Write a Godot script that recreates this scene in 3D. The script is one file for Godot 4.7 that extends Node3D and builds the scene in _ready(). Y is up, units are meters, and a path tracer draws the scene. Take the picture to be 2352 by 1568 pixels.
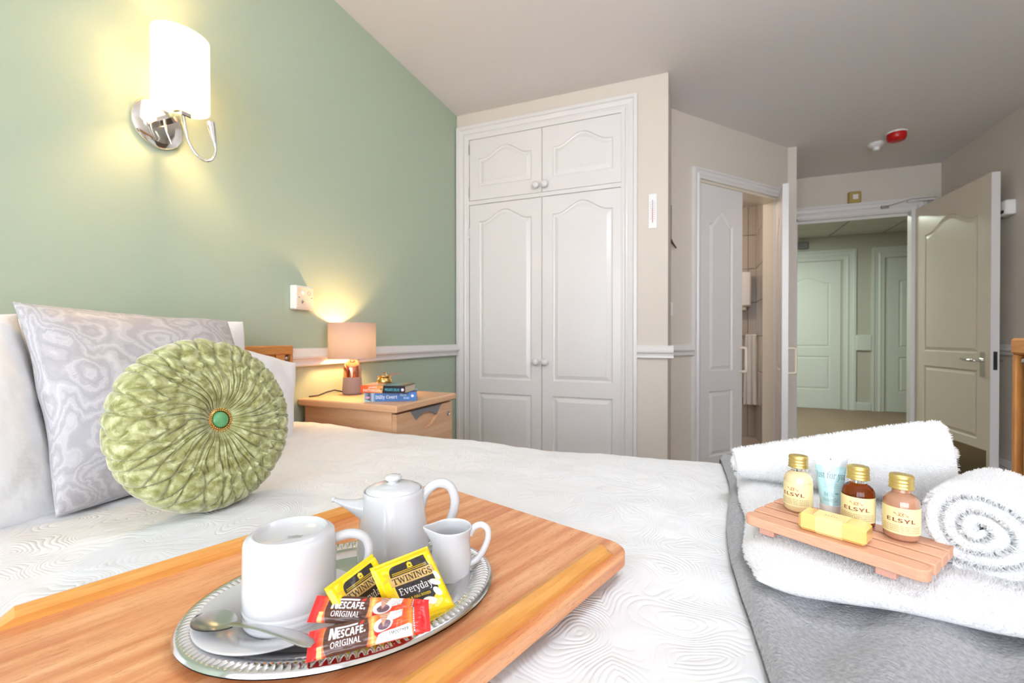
extends Node3D
# Bedroom with a breakfast tray on the bed. Units are metres, y is up. Green wall is x = 0, the room runs towards +x, the wardrobe stands at z = -2.486.

var M := {}          # materials by name
var used := {}       # names taken at top level
const CEIL := 2.35
const ZW := -2.486   # front plane of the wardrobe wall
const ZE := -4.56    # entry wall
const XR := 3.197    # wall opposite the green one
const ZB := 1.95     # window wall
const ZH := -7.3     # far wall of the corridor
const BED := 0.655   # top of the made bed


class MB:
	# collects triangles of one mesh; faces are given counter-clockwise seen from outside
	var v := PackedVector3Array()
	var n := PackedVector3Array()
	var uv := PackedVector2Array()
	var ix := PackedInt32Array()
	var T := Transform3D.IDENTITY

	func vert(p: Vector3, nn: Vector3, t := Vector2.ZERO) -> int:
		v.append(T * p)
		n.append((T.basis * nn).normalized())
		uv.append(t)
		return v.size() - 1

	func face(a: int, b: int, c: int) -> void:
		ix.append(a)
		ix.append(c)
		ix.append(b)

	func tri(a: Vector3, b: Vector3, c: Vector3) -> void:
		var nn := (b - a).cross(c - a)
		if nn.length_squared() < 1e-18:
			return
		nn = nn.normalized()
		var i := vert(a, nn, Vector2(0, 0))
		vert(b, nn, Vector2((b - a).length(), 0))
		vert(c, nn, Vector2(0, (c - a).length()))
		face(i, i + 1, i + 2)

	func quad(a: Vector3, b: Vector3, c: Vector3, d: Vector3) -> void:
		var nn := (c - a).cross(d - b)
		if nn.length_squared() < 1e-18:
			return
		nn = nn.normalized()
		var w := (b - a).length()
		var h := (d - a).length()
		var i := vert(a, nn, Vector2(0, h))
		vert(b, nn, Vector2(w, h))
		vert(c, nn, Vector2(w, 0))
		vert(d, nn, Vector2(0, 0))
		face(i, i + 1, i + 2)
		face(i, i + 2, i + 3)

	func quad_uv(a: Vector3, b: Vector3, c: Vector3, d: Vector3, r := Rect2(0, 0, 1, 1)) -> void:
		# a lower left, b lower right, c upper right, d upper left
		var nn := (c - a).cross(d - b).normalized()
		var i := vert(a, nn, Vector2(r.position.x, r.end.y))
		vert(b, nn, r.end)
		vert(c, nn, Vector2(r.end.x, r.position.y))
		vert(d, nn, r.position)
		face(i, i + 1, i + 2)
		face(i, i + 2, i + 3)

	func box(lo: Vector3, hi: Vector3, b := 0.0) -> void:
		# a box with chamfered edges
		var c := (lo + hi) / 2.0
		var h := (hi - lo) / 2.0
		b = minf(b, minf(h.x, minf(h.y, h.z)) * 0.95)
		var ax := [Vector3.RIGHT, Vector3.UP, Vector3.BACK]
		for k in 3:
			var u: Vector3 = ax[(k + 1) % 3]
			var w: Vector3 = ax[(k + 2) % 3]
			for s in [-1.0, 1.0]:
				var m: Vector3 = c + ax[k] * (h[k] * s)
				var du: Vector3 = u * (h[(k + 1) % 3] - b) * s
				var dw: Vector3 = w * (h[(k + 2) % 3] - b)
				quad(m - du - dw, m + du - dw, m + du + dw, m - du + dw)
		if b <= 0.0:
			return
		for k in 3:
			var i1 := (k + 1) % 3
			var i2 := (k + 2) % 3
			for s1 in [-1.0, 1.0]:
				for s2 in [-1.0, 1.0]:
					var p: Vector3 = c + ax[i1] * (h[i1] * s1) + ax[i2] * ((h[i2] - b) * s2)
					var q: Vector3 = c + ax[i1] * ((h[i1] - b) * s1) + ax[i2] * (h[i2] * s2)
					var e: Vector3 = ax[k] * (h[k] - b)
					quad_out(p - e, p + e, q + e, q - e, c)
		for sx in [-1.0, 1.0]:
			for sy in [-1.0, 1.0]:
				for sz in [-1.0, 1.0]:
					var p := c + Vector3(h.x * sx, (h.y - b) * sy, (h.z - b) * sz)
					var q := c + Vector3((h.x - b) * sx, h.y * sy, (h.z - b) * sz)
					var r := c + Vector3((h.x - b) * sx, (h.y - b) * sy, h.z * sz)
					if sx * sy * sz > 0.0:
						tri(p, q, r)
					else:
						tri(p, r, q)

	func quad_out(a: Vector3, b: Vector3, c: Vector3, d: Vector3, inside: Vector3) -> void:
		if (c - a).cross(d - b).dot((a + c) / 2.0 - inside) >= 0.0:
			quad(a, b, c, d)
		else:
			quad(d, c, b, a)

	func lathe(prof: Array, seg := 40, a0 := 0.0, a1 := TAU, crease := 0.6) -> void:
		# prof: Vector2(radius, y) from bottom to top outside; sharp corners keep their edge
		var dir: Array = []
		for i in prof.size() - 1:
			var d: Vector2 = prof[i + 1] - prof[i]
			dir.append(Vector2(d.y, -d.x).normalized())
		var total := 0.0
		var lens: Array = [0.0]
		for i in prof.size() - 1:
			total += (prof[i + 1] - prof[i]).length()
			lens.append(total)
		for i in prof.size() - 1:
			if (prof[i + 1] - prof[i]).length() < 1e-7:
				continue
			var na: Vector2 = dir[i]
			var nb: Vector2 = dir[i]
			if i > 0 and dir[i - 1].dot(dir[i]) > crease:
				na = (dir[i - 1] + dir[i]).normalized()
			if i < prof.size() - 2 and dir[i + 1].dot(dir[i]) > crease:
				nb = (dir[i + 1] + dir[i]).normalized()
			var first := v.size()
			for k in seg + 1:
				var a := lerpf(a0, a1, float(k) / seg)
				var ca := cos(a)
				var sa := sin(a)
				vert(Vector3(prof[i].x * ca, prof[i].y, prof[i].x * sa), Vector3(na.x * ca, na.y, na.x * sa), Vector2(float(k) / seg, 1.0 - lens[i] / total))
				vert(Vector3(prof[i + 1].x * ca, prof[i + 1].y, prof[i + 1].x * sa), Vector3(nb.x * ca, nb.y, nb.x * sa), Vector2(float(k) / seg, 1.0 - lens[i + 1] / total))
			for k in seg:
				var q := first + 2 * k
				face(q, q + 1, q + 3)
				face(q, q + 3, q + 2)

	func tube(pts: Array, rad, seg := 10, closed := false, flat := 1.0) -> void:
		# a round bar along pts; rad is a number or one per point; flat squashes it along its own up
		var cnt := pts.size()
		var up := Vector3.UP
		var rows: Array = []
		for i in cnt:
			var p0: Vector3 = pts[(i - 1 + cnt) % cnt] if closed or i > 0 else pts[i]
			var p1: Vector3 = pts[(i + 1) % cnt] if closed or i < cnt - 1 else pts[i]
			var t := (p1 - p0).normalized()
			if i == 0 and absf(t.dot(up)) > 0.95:
				up = Vector3.RIGHT
			var side := t.cross(up).normalized()
			up = side.cross(t).normalized()
			var r: float = rad[i] if rad is Array else rad
			var first := v.size()
			for k in seg + 1:
				var a := TAU * k / seg
				var off := side * cos(a) + up * sin(a) * flat
				var nn := side * cos(a) + up * sin(a) / maxf(flat, 0.05)
				vert(pts[i] + off * r, nn, Vector2(float(k) / seg, float(i) / cnt))
			rows.append(first)
		for i in (cnt if closed else cnt - 1):
			var a: int = rows[i]
			var b: int = rows[(i + 1) % cnt]
			for k in seg:
				face(a + k, b + k + 1, a + k + 1)
				face(a + k, b + k, b + k + 1)
		if not closed:
			for e in [0, cnt - 1]:
				var nn: Vector3 = ((pts[0] - pts[1]) if e == 0 else (pts[cnt - 1] - pts[cnt - 2])).normalized()
				var c := vert(pts[e], nn)
				var ring := v.size()
				for k in seg + 1:
					n.append((T.basis * nn).normalized())
					v.append(v[rows[e] + k])
					uv.append(Vector2.ZERO)
				for k in seg:
					if e == 0:
						face(c, ring + k, ring + k + 1)
					else:
						face(c, ring + k + 1, ring + k)

	func grid(nu: int, nv: int, f: Callable, flip := false, uvs := Vector2.ONE) -> void:
		# smooth surface f(s, t), s and t from 0 to 1
		var P := PackedVector3Array()
		for j in nv + 1:
			for i in nu + 1:
				P.append(f.call(float(i) / nu, float(j) / nv))
		var wrap_u := P[0].distance_to(P[nu]) < 1e-6 and P[(nu + 1) * (nv / 2)].distance_to(P[(nu + 1) * (nv / 2) + nu]) < 1e-6
		var first := v.size()
		for j in nv + 1:
			for i in nu + 1:
				var il := i - 1 if i > 0 else (nu - 1 if wrap_u else 0)
				var ir := i + 1 if i < nu else (1 if wrap_u else nu)
				var du := P[j * (nu + 1) + ir] - P[j * (nu + 1) + il]
				var dv := P[mini(j + 1, nv) * (nu + 1) + i] - P[maxi(j - 1, 0) * (nu + 1) + i]
				var nn := du.cross(dv)
				if nn.length_squared() < 1e-24:
					var j2 := 1 if j == 0 else nv - 1
					du = P[j2 * (nu + 1) + ir] - P[j2 * (nu + 1) + il]
					nn = du.cross(dv)
				if flip:
					nn = -nn
				vert(P[j * (nu + 1) + i], nn, Vector2(float(i) / nu * uvs.x, float(j) / nv * uvs.y))
		for j in nv:
			for i in nu:
				var a := first + j * (nu + 1) + i
				var b := a + nu + 1
				if flip:
					face(a, b, b + 1)
					face(a, b + 1, a + 1)
				else:
					face(a, a + 1, b + 1)
					face(a, b + 1, b)

	func loft(rings: Array, cap0 := true, cap1 := true) -> void:
		# rings: arrays of Vector3 of one size, counter-clockwise seen from the last ring; flat faces
		for r in rings.size() - 1:
			var a: Array = rings[r]
			var b: Array = rings[r + 1]
			for k in a.size():
				var k2 := (k + 1) % a.size()
				quad(a[k], a[k2], b[k2], b[k])
		for e in 2:
			if (cap0 if e == 0 else cap1):
				var ring: Array = rings[0] if e == 0 else rings[-1]
				var flat := PackedVector2Array()
				var nn := Vector3.ZERO
				for k in ring.size():
					nn += (ring[k] as Vector3).cross(ring[(k + 1) % ring.size()])
				nn = nn.normalized()
				var ux := (ring[1] - ring[0] as Vector3).normalized()
				var uy := nn.cross(ux)
				for p in ring:
					flat.append(Vector2((p - ring[0]).dot(ux), (p - ring[0]).dot(uy)))
				if e == 0:
					nn = -nn
				var first := v.size()
				for k in ring.size():
					vert(ring[k], nn, flat[k])
				var t := Geometry2D.triangulate_polygon(flat)
				for k in range(0, t.size(), 3):
					var A := flat[t[k]]
					var B := flat[t[k + 1]]
					var Cc := flat[t[k + 2]]
					var ccw := (B - A).cross(Cc - A) > 0.0
					if e == 0:
						ccw = not ccw
					if ccw:
						face(first + t[k], first + t[k + 1], first + t[k + 2])
					else:
						face(first + t[k], first + t[k + 2], first + t[k + 1])

	func sphere(c: Vector3, r: float, seg := 14, rings := 8, sc := Vector3.ONE) -> void:
		grid(seg, rings, func(s: float, t: float): return c + Vector3(cos(TAU * s) * sin(PI * t), cos(PI * t), sin(TAU * s) * sin(PI * t)) * r * sc)

	func mesh() -> ArrayMesh:
		var a := []
		a.resize(Mesh.ARRAY_MAX)
		a[Mesh.ARRAY_VERTEX] = v
		a[Mesh.ARRAY_NORMAL] = n
		a[Mesh.ARRAY_TEX_UV] = uv
		a[Mesh.ARRAY_INDEX] = ix
		var m := ArrayMesh.new()
		m.add_surface_from_arrays(Mesh.PRIMITIVE_TRIANGLES, a)
		return m


class Canvas:
	# print for labels and wrappers: polygons and lettering filled at twice the size, then scaled down
	var im: Image
	var w: int
	var h: int
	var S := 2

	func _init(ww: int, hh: int, c: Color) -> void:
		w = ww
		h = hh
		im = Image.create_empty(w * S, h * S, false, Image.FORMAT_RGBA8)
		im.fill(c)

	func poly(p: PackedVector2Array, c: Color) -> void:
		var y0 := 1e9
		var y1 := -1e9
		for q in p:
			y0 = minf(y0, q.y)
			y1 = maxf(y1, q.y)
		for y in range(maxi(0, int(y0 * S)), mini(h * S - 1, int(y1 * S)) + 1):
			var yc := (y + 0.5) / S
			var xs: Array = []
			for i in p.size():
				var a := p[i]
				var b := p[(i + 1) % p.size()]
				if (a.y <= yc) != (b.y <= yc):
					xs.append(a.x + (yc - a.y) / (b.y - a.y) * (b.x - a.x))
			xs.sort()
			for i in range(0, xs.size() - 1, 2):
				var xa := clampi(int(round(xs[i] * S)), 0, w * S)
				var xb := clampi(int(round(xs[i + 1] * S)), 0, w * S)
				if xb > xa:
					im.fill_rect(Rect2i(xa, y, xb - xa, 1), c)

	func rect(x: float, y: float, ww: float, hh: float, c: Color) -> void:
		im.fill_rect(Rect2i(int(x * S), int(y * S), int(ww * S), int(hh * S)), c)

	func ellipse(c0: Vector2, rx: float, ry: float, c: Color, rot := 0.0) -> void:
		var p := PackedVector2Array()
		for k in 32:
			p.append(c0 + Vector2(rx * cos(TAU * k / 32), ry * sin(TAU * k / 32)).rotated(rot))
		poly(p, c)

	func stroke(p: PackedVector2Array, wd: float, c: Color) -> void:
		for i in p.size() - 1:
			var d := (p[i + 1] - p[i]).normalized().orthogonal() * wd / 2.0
			var e := (p[i + 1] - p[i]).normalized() * wd / 4.0
			poly(PackedVector2Array([p[i] - d - e, p[i + 1] - d + e, p[i + 1] + d + e, p[i] + d - e]), c)

	func gradient(x: float, y: float, ww: float, hh: float, stops: Array) -> void:
		# stops: [[0..1, colour] ...] along x
		for k in int(ww * S):
			var t := float(k) / (ww * S)
			var i := 0
			while i < stops.size() - 2 and stops[i + 1][0] < t:
				i += 1
			var f := clampf((t - stops[i][0]) / (stops[i + 1][0] - stops[i][0]), 0.0, 1.0)
			im.fill_rect(Rect2i(int(x * S) + k, int(y * S), 1, int(hh * S)), (stops[i][1] as Color).lerp(stops[i + 1][1], f))

	func text(s: String, at: Vector2, size: Vector2, c: Color, font: Font, rot := 0.0, skew := 0.0) -> void:
		# fills the box at, size with the lettering
		var t := TextMesh.new()
		t.text = s
		t.font = font
		t.font_size = 64
		t.pixel_size = 0.01
		t.depth = 0.0
		t.curve_step = 1.0
		var a := t.get_mesh_arrays()
		if a.is_empty():
			return
		var vs: PackedVector3Array = a[Mesh.ARRAY_VERTEX]
		var ii: PackedInt32Array = a[Mesh.ARRAY_INDEX] if a[Mesh.ARRAY_INDEX] != null else PackedInt32Array(range(vs.size()))
		var lo := Vector2(1e9, 1e9)
		var hi := -lo
		for q in vs:
			lo = lo.min(Vector2(q.x, q.y))
			hi = hi.max(Vector2(q.x, q.y))
		var k := size / (hi - lo)
		var pts := PackedVector2Array()
		for q in vs:
			var u := (Vector2(q.x, q.y) - lo) * k
			u.y = size.y - u.y
			u.x += skew * (size.y - u.y)
			pts.append(at + u.rotated(rot))
		for i in range(0, ii.size(), 3):
			poly(PackedVector2Array([pts[ii[i]], pts[ii[i + 1]], pts[ii[i + 2]]]), c)

	func tex() -> ImageTexture:
		im.resize(w, h, Image.INTERPOLATE_BILINEAR)
		return ImageTexture.create_from_image(im)


# ---------------------------------------------------------------- nodes
func numbered(called: String) -> String:
	used[called] = used.get(called, -1) + 1
	return called if used[called] == 0 else "%s_%03d" % [called, used[called]]


func part(mb: MB, called: String, m: Material, parent: Node, label := "") -> MeshInstance3D:
	var o := MeshInstance3D.new()
	o.name = called
	o.mesh = mb.mesh()
	o.material_override = m
	parent.add_child(o, true)
	if label:
		o.set_meta("label", label)
	return o


func thing(called: String, label: String, category: String, at := Vector3.ZERO, turn := 0.0, group := "") -> Node3D:
	var o := Node3D.new()
	o.name = numbered(called)
	add_child(o)
	o.position = at
	o.rotation_degrees.y = turn
	tag(o, label, category, group)
	return o


func tag(o: Node3D, label: String, category: String, group := "") -> void:
	o.set_meta("label", label)
	o.set_meta("category", category)
	if group:
		o.set_meta("group", group)


func single(mb: MB, called: String, m: Material, label: String, category: String, at := Vector3.ZERO, turn := 0.0, group := "") -> MeshInstance3D:
	var o := part(mb, numbered(called), m, self)
	o.position = at
	o.rotation_degrees.y = turn
	tag(o, label, category, group)
	return o


func struct(mb: MB, called: String, m: Material, label := "") -> MeshInstance3D:
	var o := part(mb, numbered(called), m, self)
	o.set_meta("kind", "structure")
	if label:
		o.set_meta("label", label)
	return o


func struct_node(called: String, label := "", at := Vector3.ZERO, turn := 0.0) -> Node3D:
	var o := Node3D.new()
	o.name = numbered(called)
	add_child(o)
	o.position = at
	o.rotation_degrees.y = turn
	o.set_meta("kind", "structure")
	if label:
		o.set_meta("label", label)
	return o


func boxes(list: Array, bevel := 0.0) -> MB:
	var mb := MB.new()
	for b in list:
		mb.box(b[0], b[1], bevel)
	return mb


# ---------------------------------------------------------------- materials
func rgb8(r: float, g: float, b: float) -> Color:
	return Color(r / 255.0, g / 255.0, b / 255.0)


func mat(called: String, c: Color, rough := 0.6, metal := 0.0) -> StandardMaterial3D:
	var m := StandardMaterial3D.new()
	m.resource_name = called
	m.albedo_color = c
	m.roughness = rough
	m.metallic = metal
	M[called] = m
	return m


func noise_tex(freq: float, lo: Color, hi: Color, oct := 4, size := 256, seed_ := 1, type := FastNoiseLite.TYPE_SIMPLEX_SMOOTH, warp := 0.0) -> NoiseTexture2D:
	var f := FastNoiseLite.new()
	f.seed = seed_
	f.noise_type = type
	f.frequency = freq
	f.fractal_octaves = oct
	if warp > 0.0:
		f.domain_warp_enabled = true
		f.domain_warp_amplitude = warp
		f.domain_warp_frequency = freq * 0.8
	var t := NoiseTexture2D.new()
	t.width = size
	t.height = size
	t.seamless = true
	t.noise = f
	var g := Gradient.new()
	g.set_color(0, lo)
	g.set_color(1, hi)
	t.color_ramp = g
	return t


func triplanar(m: StandardMaterial3D, scale: Vector3, world := false) -> StandardMaterial3D:
	m.uv1_triplanar = true
	m.uv1_world_triplanar = world
	m.uv1_scale = scale
	m.uv1_triplanar_sharpness = 6.0
	return m


func relief(m: StandardMaterial3D, t: Texture2D, cm: float) -> StandardMaterial3D:
	m.heightmap_enabled = true
	m.heightmap_texture = t
	m.heightmap_scale = cm
	return m


func wood(called: String, lo: Color, hi: Color, rough: float, scale := Vector3(1.6, 14, 14), seed_ := 3) -> StandardMaterial3D:
	# grain runs along the mesh's own x axis
	var m := mat(called, Color.WHITE, rough)
	m.albedo_texture = noise_tex(0.018, lo, hi, 5, 512, seed_, FastNoiseLite.TYPE_SIMPLEX_SMOOTH, 30.0)
	triplanar(m, scale)
	return m


func materials() -> void:
	var grain := noise_tex(0.09, Color.BLACK, Color.WHITE, 3, 256, 9)
	var wall := mat("sage_paint", rgb8(170, 184, 162), 0.75)
	relief(triplanar(wall, Vector3(3, 3, 3)), grain, 0.012)
	relief(triplanar(mat("cream_paint", rgb8(211, 202, 190), 0.75), Vector3(3, 3, 3)), grain, 0.012)
	relief(triplanar(mat("ceiling_paint", rgb8(224, 219, 217), 0.9), Vector3(2, 2, 2)), grain, 0.012)
	mat("gloss_white", rgb8(221, 217, 215), 0.28)
	mat("gloss_cream", rgb8(222, 211, 192), 0.2)
	mat("corridor_paint", rgb8(188, 186, 172), 0.7)
	mat("corridor_white", rgb8(210, 214, 205), 0.4)
	var carpet := mat("carpet", Color.WHITE, 0.95)
	carpet.albedo_texture = noise_tex(0.2, rgb8(104, 90, 76), rgb8(132, 116, 99), 4, 256, 4)
	triplanar(carpet, Vector3(4, 4, 4), true)
	var lam := mat("corridor_floor", Color.WHITE, 0.45)
	lam.albedo_texture = noise_tex(0.02, rgb8(122, 98, 78), rgb8(150, 124, 102), 4, 256, 5)
	triplanar(lam, Vector3(0.5, 1, 5), true)
	mat("ceiling_tile", rgb8(198, 196, 188), 0.9)
	mat("grid_metal", rgb8(150, 146, 138), 0.6)
	mat("tile_glaze", rgb8(186, 176, 164), 0.15)
	mat("grout", rgb8(120, 110, 100), 0.9)
	mat("bath_floor", rgb8(190, 182, 174), 0.4)
	mat("china", rgb8(205, 205, 206), 0.1)
	mat("plastic_white", rgb8(232, 230, 228), 0.35)
	mat("plastic_cream", rgb8(226, 213, 190), 0.3)
	mat("plastic_red", rgb8(190, 14, 14), 0.3)
	mat("plastic_grey", rgb8(128, 126, 130), 0.45)
	mat("black", rgb8(24, 24, 26), 0.5)
	mat("brass", rgb8(190, 168, 105), 0.35, 0.8)
	mat("chrome", rgb8(225, 222, 218), 0.08, 1.0)
	mat("steel", rgb8(190, 190, 190), 0.25, 1.0)
	mat("kick_plate", rgb8(150, 140, 122), 0.22, 1.0)
	mat("copper", rgb8(232, 150, 118), 0.12, 1.0)
	mat("gold", rgb8(216, 180, 112), 0.16, 1.0)
	mat("gold_cap", rgb8(216, 194, 120), 0.38, 0.8)
	mat("dark_rod", rgb8(70, 72, 80), 0.3, 0.8)
	mat("brown_wood", rgb8(70, 38, 32), 0.5)
	var be := mat("beech", Color.WHITE, 0.35)
	be.albedo_texture = beech_grain(rgb8(200, 122, 74), rgb8(236, 184, 136), rgb8(150, 78, 44), 71)
	triplanar(be, Vector3(1.5, 3.0, 3.0))
	wood("beech_lip", rgb8(205, 140, 66), rgb8(226, 166, 92), 0.3, Vector3(1.2, 10, 10), 8)
	wood("bed_wood", rgb8(186, 122, 62), rgb8(208, 146, 84), 0.4, Vector3(1.5, 12, 12), 12)
	var ns := mat("nightstand_wood", Color.WHITE, 0.4)
	ns.albedo_texture = beech_grain(rgb8(208, 160, 120), rgb8(228, 188, 150), rgb8(176, 124, 86), 72)
	triplanar(ns, Vector3(1.2, 2.4, 2.4))
	wood("rack_wood", rgb8(212, 156, 124), rgb8(230, 180, 148), 0.55, Vector3(4, 40, 40), 16)
	wood("rack_end", rgb8(206, 150, 132), rgb8(222, 172, 152), 0.6, Vector3(60, 60, 60), 17)
	# cloth
	var weave := noise_tex(0.25, Color.BLACK, Color.WHITE, 2, 256, 21)
	var linen := mat("linen", rgb8(236, 236, 238), 0.85)
	relief(triplanar(linen, Vector3(6, 6, 6)), noise_tex(0.02, Color.BLACK, Color.WHITE, 3, 256, 22), 0.1)
	var spread := mat("bedspread", rgb8(228, 228, 228), 0.8)
	spread.heightmap_enabled = true
	spread.heightmap_texture = quilting()
	spread.heightmap_scale = 0.2
	var jac := mat("jacquard", Color.WHITE, 0.5)
	var marble := marbling()
	jac.albedo_texture = marble
	relief(jac, marble, 0.1)
	var vel := mat("velvet", Color.WHITE, 0.55)
	vel.albedo_texture = noise_tex(0.02, rgb8(100, 98, 26), rgb8(212, 216, 174), 4, 512, 41, FastNoiseLite.TYPE_SIMPLEX_SMOOTH, 45.0)
	triplanar(vel, Vector3(5, 5, 5))
	vel.rim_enabled = true
	vel.rim = 1.0
	vel.rim_tint = 0.2
	var terry := mat("terry", rgb8(246, 246, 246), 0.95)
	relief(triplanar(terry, Vector3(14, 14, 14)), noise_tex(0.12, Color.BLACK, Color.WHITE, 3, 256, 51), 0.15)
	var tp := mat("terry_pile", rgb8(247, 247, 247), 0.95)
	tp.backlight_enabled = true
	tp.backlight = Color(1, 1, 1)
	var hem := mat("towel_hem", rgb8(242, 242, 244), 0.7)
	relief(triplanar(hem, Vector3(20, 20, 20)), weave, 0.05)
	var fl := mat("fleece", Color.WHITE, 0.9)
	fl.albedo_texture = noise_tex(0.05, rgb8(138, 138, 141), rgb8(176, 176, 178), 4, 512, 61)
	relief(triplanar(fl, Vector3(6, 6, 6)), noise_tex(0.15, Color.BLACK, Color.WHITE, 3, 256, 62), 0.2)
	fl.rim_enabled = true
	fl.rim = 0.5
	# lamp cloth
	var shade := mat("white_shade", rgb8(250, 244, 232), 0.9)
	shade.backlight_enabled = true
	shade.backlight = Color(1, 1, 1)
	var shade2 := mat("mauve_shade", rgb8(158, 132, 132), 0.9)
	shade2.backlight_enabled = true
	shade2.backlight = Color(0.6, 0.6, 0.6)
	mat("lamp_grey", rgb8(138, 128, 132), 0.55)
	# clear things
	var glass := mat("pane", Color(1, 1, 1, 0.04), 0.02)
	glass.transparency = BaseMaterial3D.TRANSPARENCY_ALPHA
	var amber := mat("amber", Color(0.62, 0.27, 0.06, 0.0), 0.03)
	amber.refraction_enabled = true
	amber.refraction_scale = 0.04
	var clear := mat("clear_plastic", Color(1, 1, 1, 0.0), 0.05)
	clear.refraction_enabled = true
	clear.refraction_scale = 0.04
	var gem := mat("green_gem", rgb8(92, 166, 106), 0.05)
	gem.clearcoat_enabled = true
	for a in [["lotion_cream", rgb8(236, 214, 166)], ["lotion_brown", rgb8(184, 134, 106)], ["soap", rgb8(246, 202, 116)]]:
		var m := mat(a[0], a[1], 0.15)
		m.clearcoat_enabled = true
		m.clearcoat_roughness = 0.05
	mat("page", rgb8(214, 196, 172), 0.9)


func marbling() -> ImageTexture:
	# woven swirls like cut marble, in greys with a touch of lilac
	var W := 640
	var f := FastNoiseLite.new()
	f.seed = 33
	f.frequency = 0.0048
	f.fractal_octaves = 2
	f.domain_warp_enabled = true
	f.domain_warp_amplitude = 60.0
	f.domain_warp_frequency = 0.006
	var im := Image.create_empty(W, W, false, Image.FORMAT_RGB8)
	for y in W:
		for x in W:
			var d := f.get_noise_2d(x, y) * 26.0
			var band := 0.5 + 0.5 * sin(d)
			var fine := 0.5 + 0.5 * sin(d * 3.7 + 1.0)
			var t := 0.62 * band + 0.25 * fine * band + 0.13 * fine
			im.set_pixel(x, y, Color(0.65, 0.637, 0.653).lerp(Color(0.77, 0.763, 0.766), t))
	return ImageTexture.create_from_image(im)


func beech_grain(lo: Color, hi: Color, fleck: Color, seed_: int) -> ImageTexture:
	# long soft streaks with the short dark flecks of beech; grain runs along x
	var W := 768
	var H := 768
	var f := FastNoiseLite.new()
	f.seed = seed_
	f.frequency = 0.01
	f.fractal_octaves = 4
	var im := Image.create_empty(W, H, false, Image.FORMAT_RGB8)
	for y in H:
		for x in W:
			# the two ends are blended so that the repeat does not show
			var k := float(x) / W
			var a := f.get_noise_2d(x * 0.22, y * 1.6)
			var b := f.get_noise_2d((x - W) * 0.22, y * 1.6)
			var t := clampf(0.5 + 0.75 * lerpf(a, b, smoothstep(0.7, 1.0, k)), 0.0, 1.0)
			im.set_pixel(x, y, lo.lerp(hi, t))
	var rng := RandomNumberGenerator.new()
	rng.seed = seed_
	for k in 5200:
		var x := rng.randi_range(0, W - 16)
		var y := rng.randi_range(0, H - 1)
		var c := im.get_pixel(x, y).lerp(fleck, rng.randf_range(0.15, 0.5))
		im.fill_rect(Rect2i(x, y, rng.randi_range(4, 12), 1), c)
	return ImageTexture.create_from_image(im)


func quilting() -> ImageTexture:
	# echo quilting: stitched lines run round scattered motifs, with puffed cloth between
	var W := 2048
	var H := 1900
	var cell := FastNoiseLite.new()
	cell.seed = 7
	cell.noise_type = FastNoiseLite.TYPE_CELLULAR
	cell.cellular_return_type = FastNoiseLite.RETURN_DISTANCE
	cell.cellular_jitter = 1.0
	cell.frequency = 0.0075
	cell.domain_warp_enabled = true
	cell.domain_warp_amplitude = 90.0
	cell.domain_warp_frequency = 0.007
	cell.domain_warp_fractal_type = FastNoiseLite.DOMAIN_WARP_FRACTAL_NONE
	cell.fractal_type = FastNoiseLite.FRACTAL_NONE
	var low := FastNoiseLite.new()
	low.seed = 8
	low.frequency = 0.006
	low.fractal_octaves = 2
	var patch := FastNoiseLite.new()
	patch.seed = 19
	patch.frequency = 0.01
	patch.fractal_octaves = 2
	var data := PackedByteArray()
	data.resize(W * H)
	for y in H:
		for x in W:
			var l := low.get_noise_2d(x, y)
			var d := cell.get_noise_2d(x, y) * 52.0 + l * 26.0
			# some fields are plain puffed cloth, others close stitched
			var m := smoothstep(-0.35, 0.3, patch.get_noise_2d(x, y))
			data[y * W + x] = clampi(int((40.0 + 100.0 * m) * sqrt(absf(sin(d))) + 50.0 * absf(sin(d * 0.25 + 1.0)) + 50.0 * l + 50.0), 0, 255)
	var im := Image.create_from_data(W, H, false, Image.FORMAT_L8, data)
	return ImageTexture.create_from_image(im)


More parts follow.
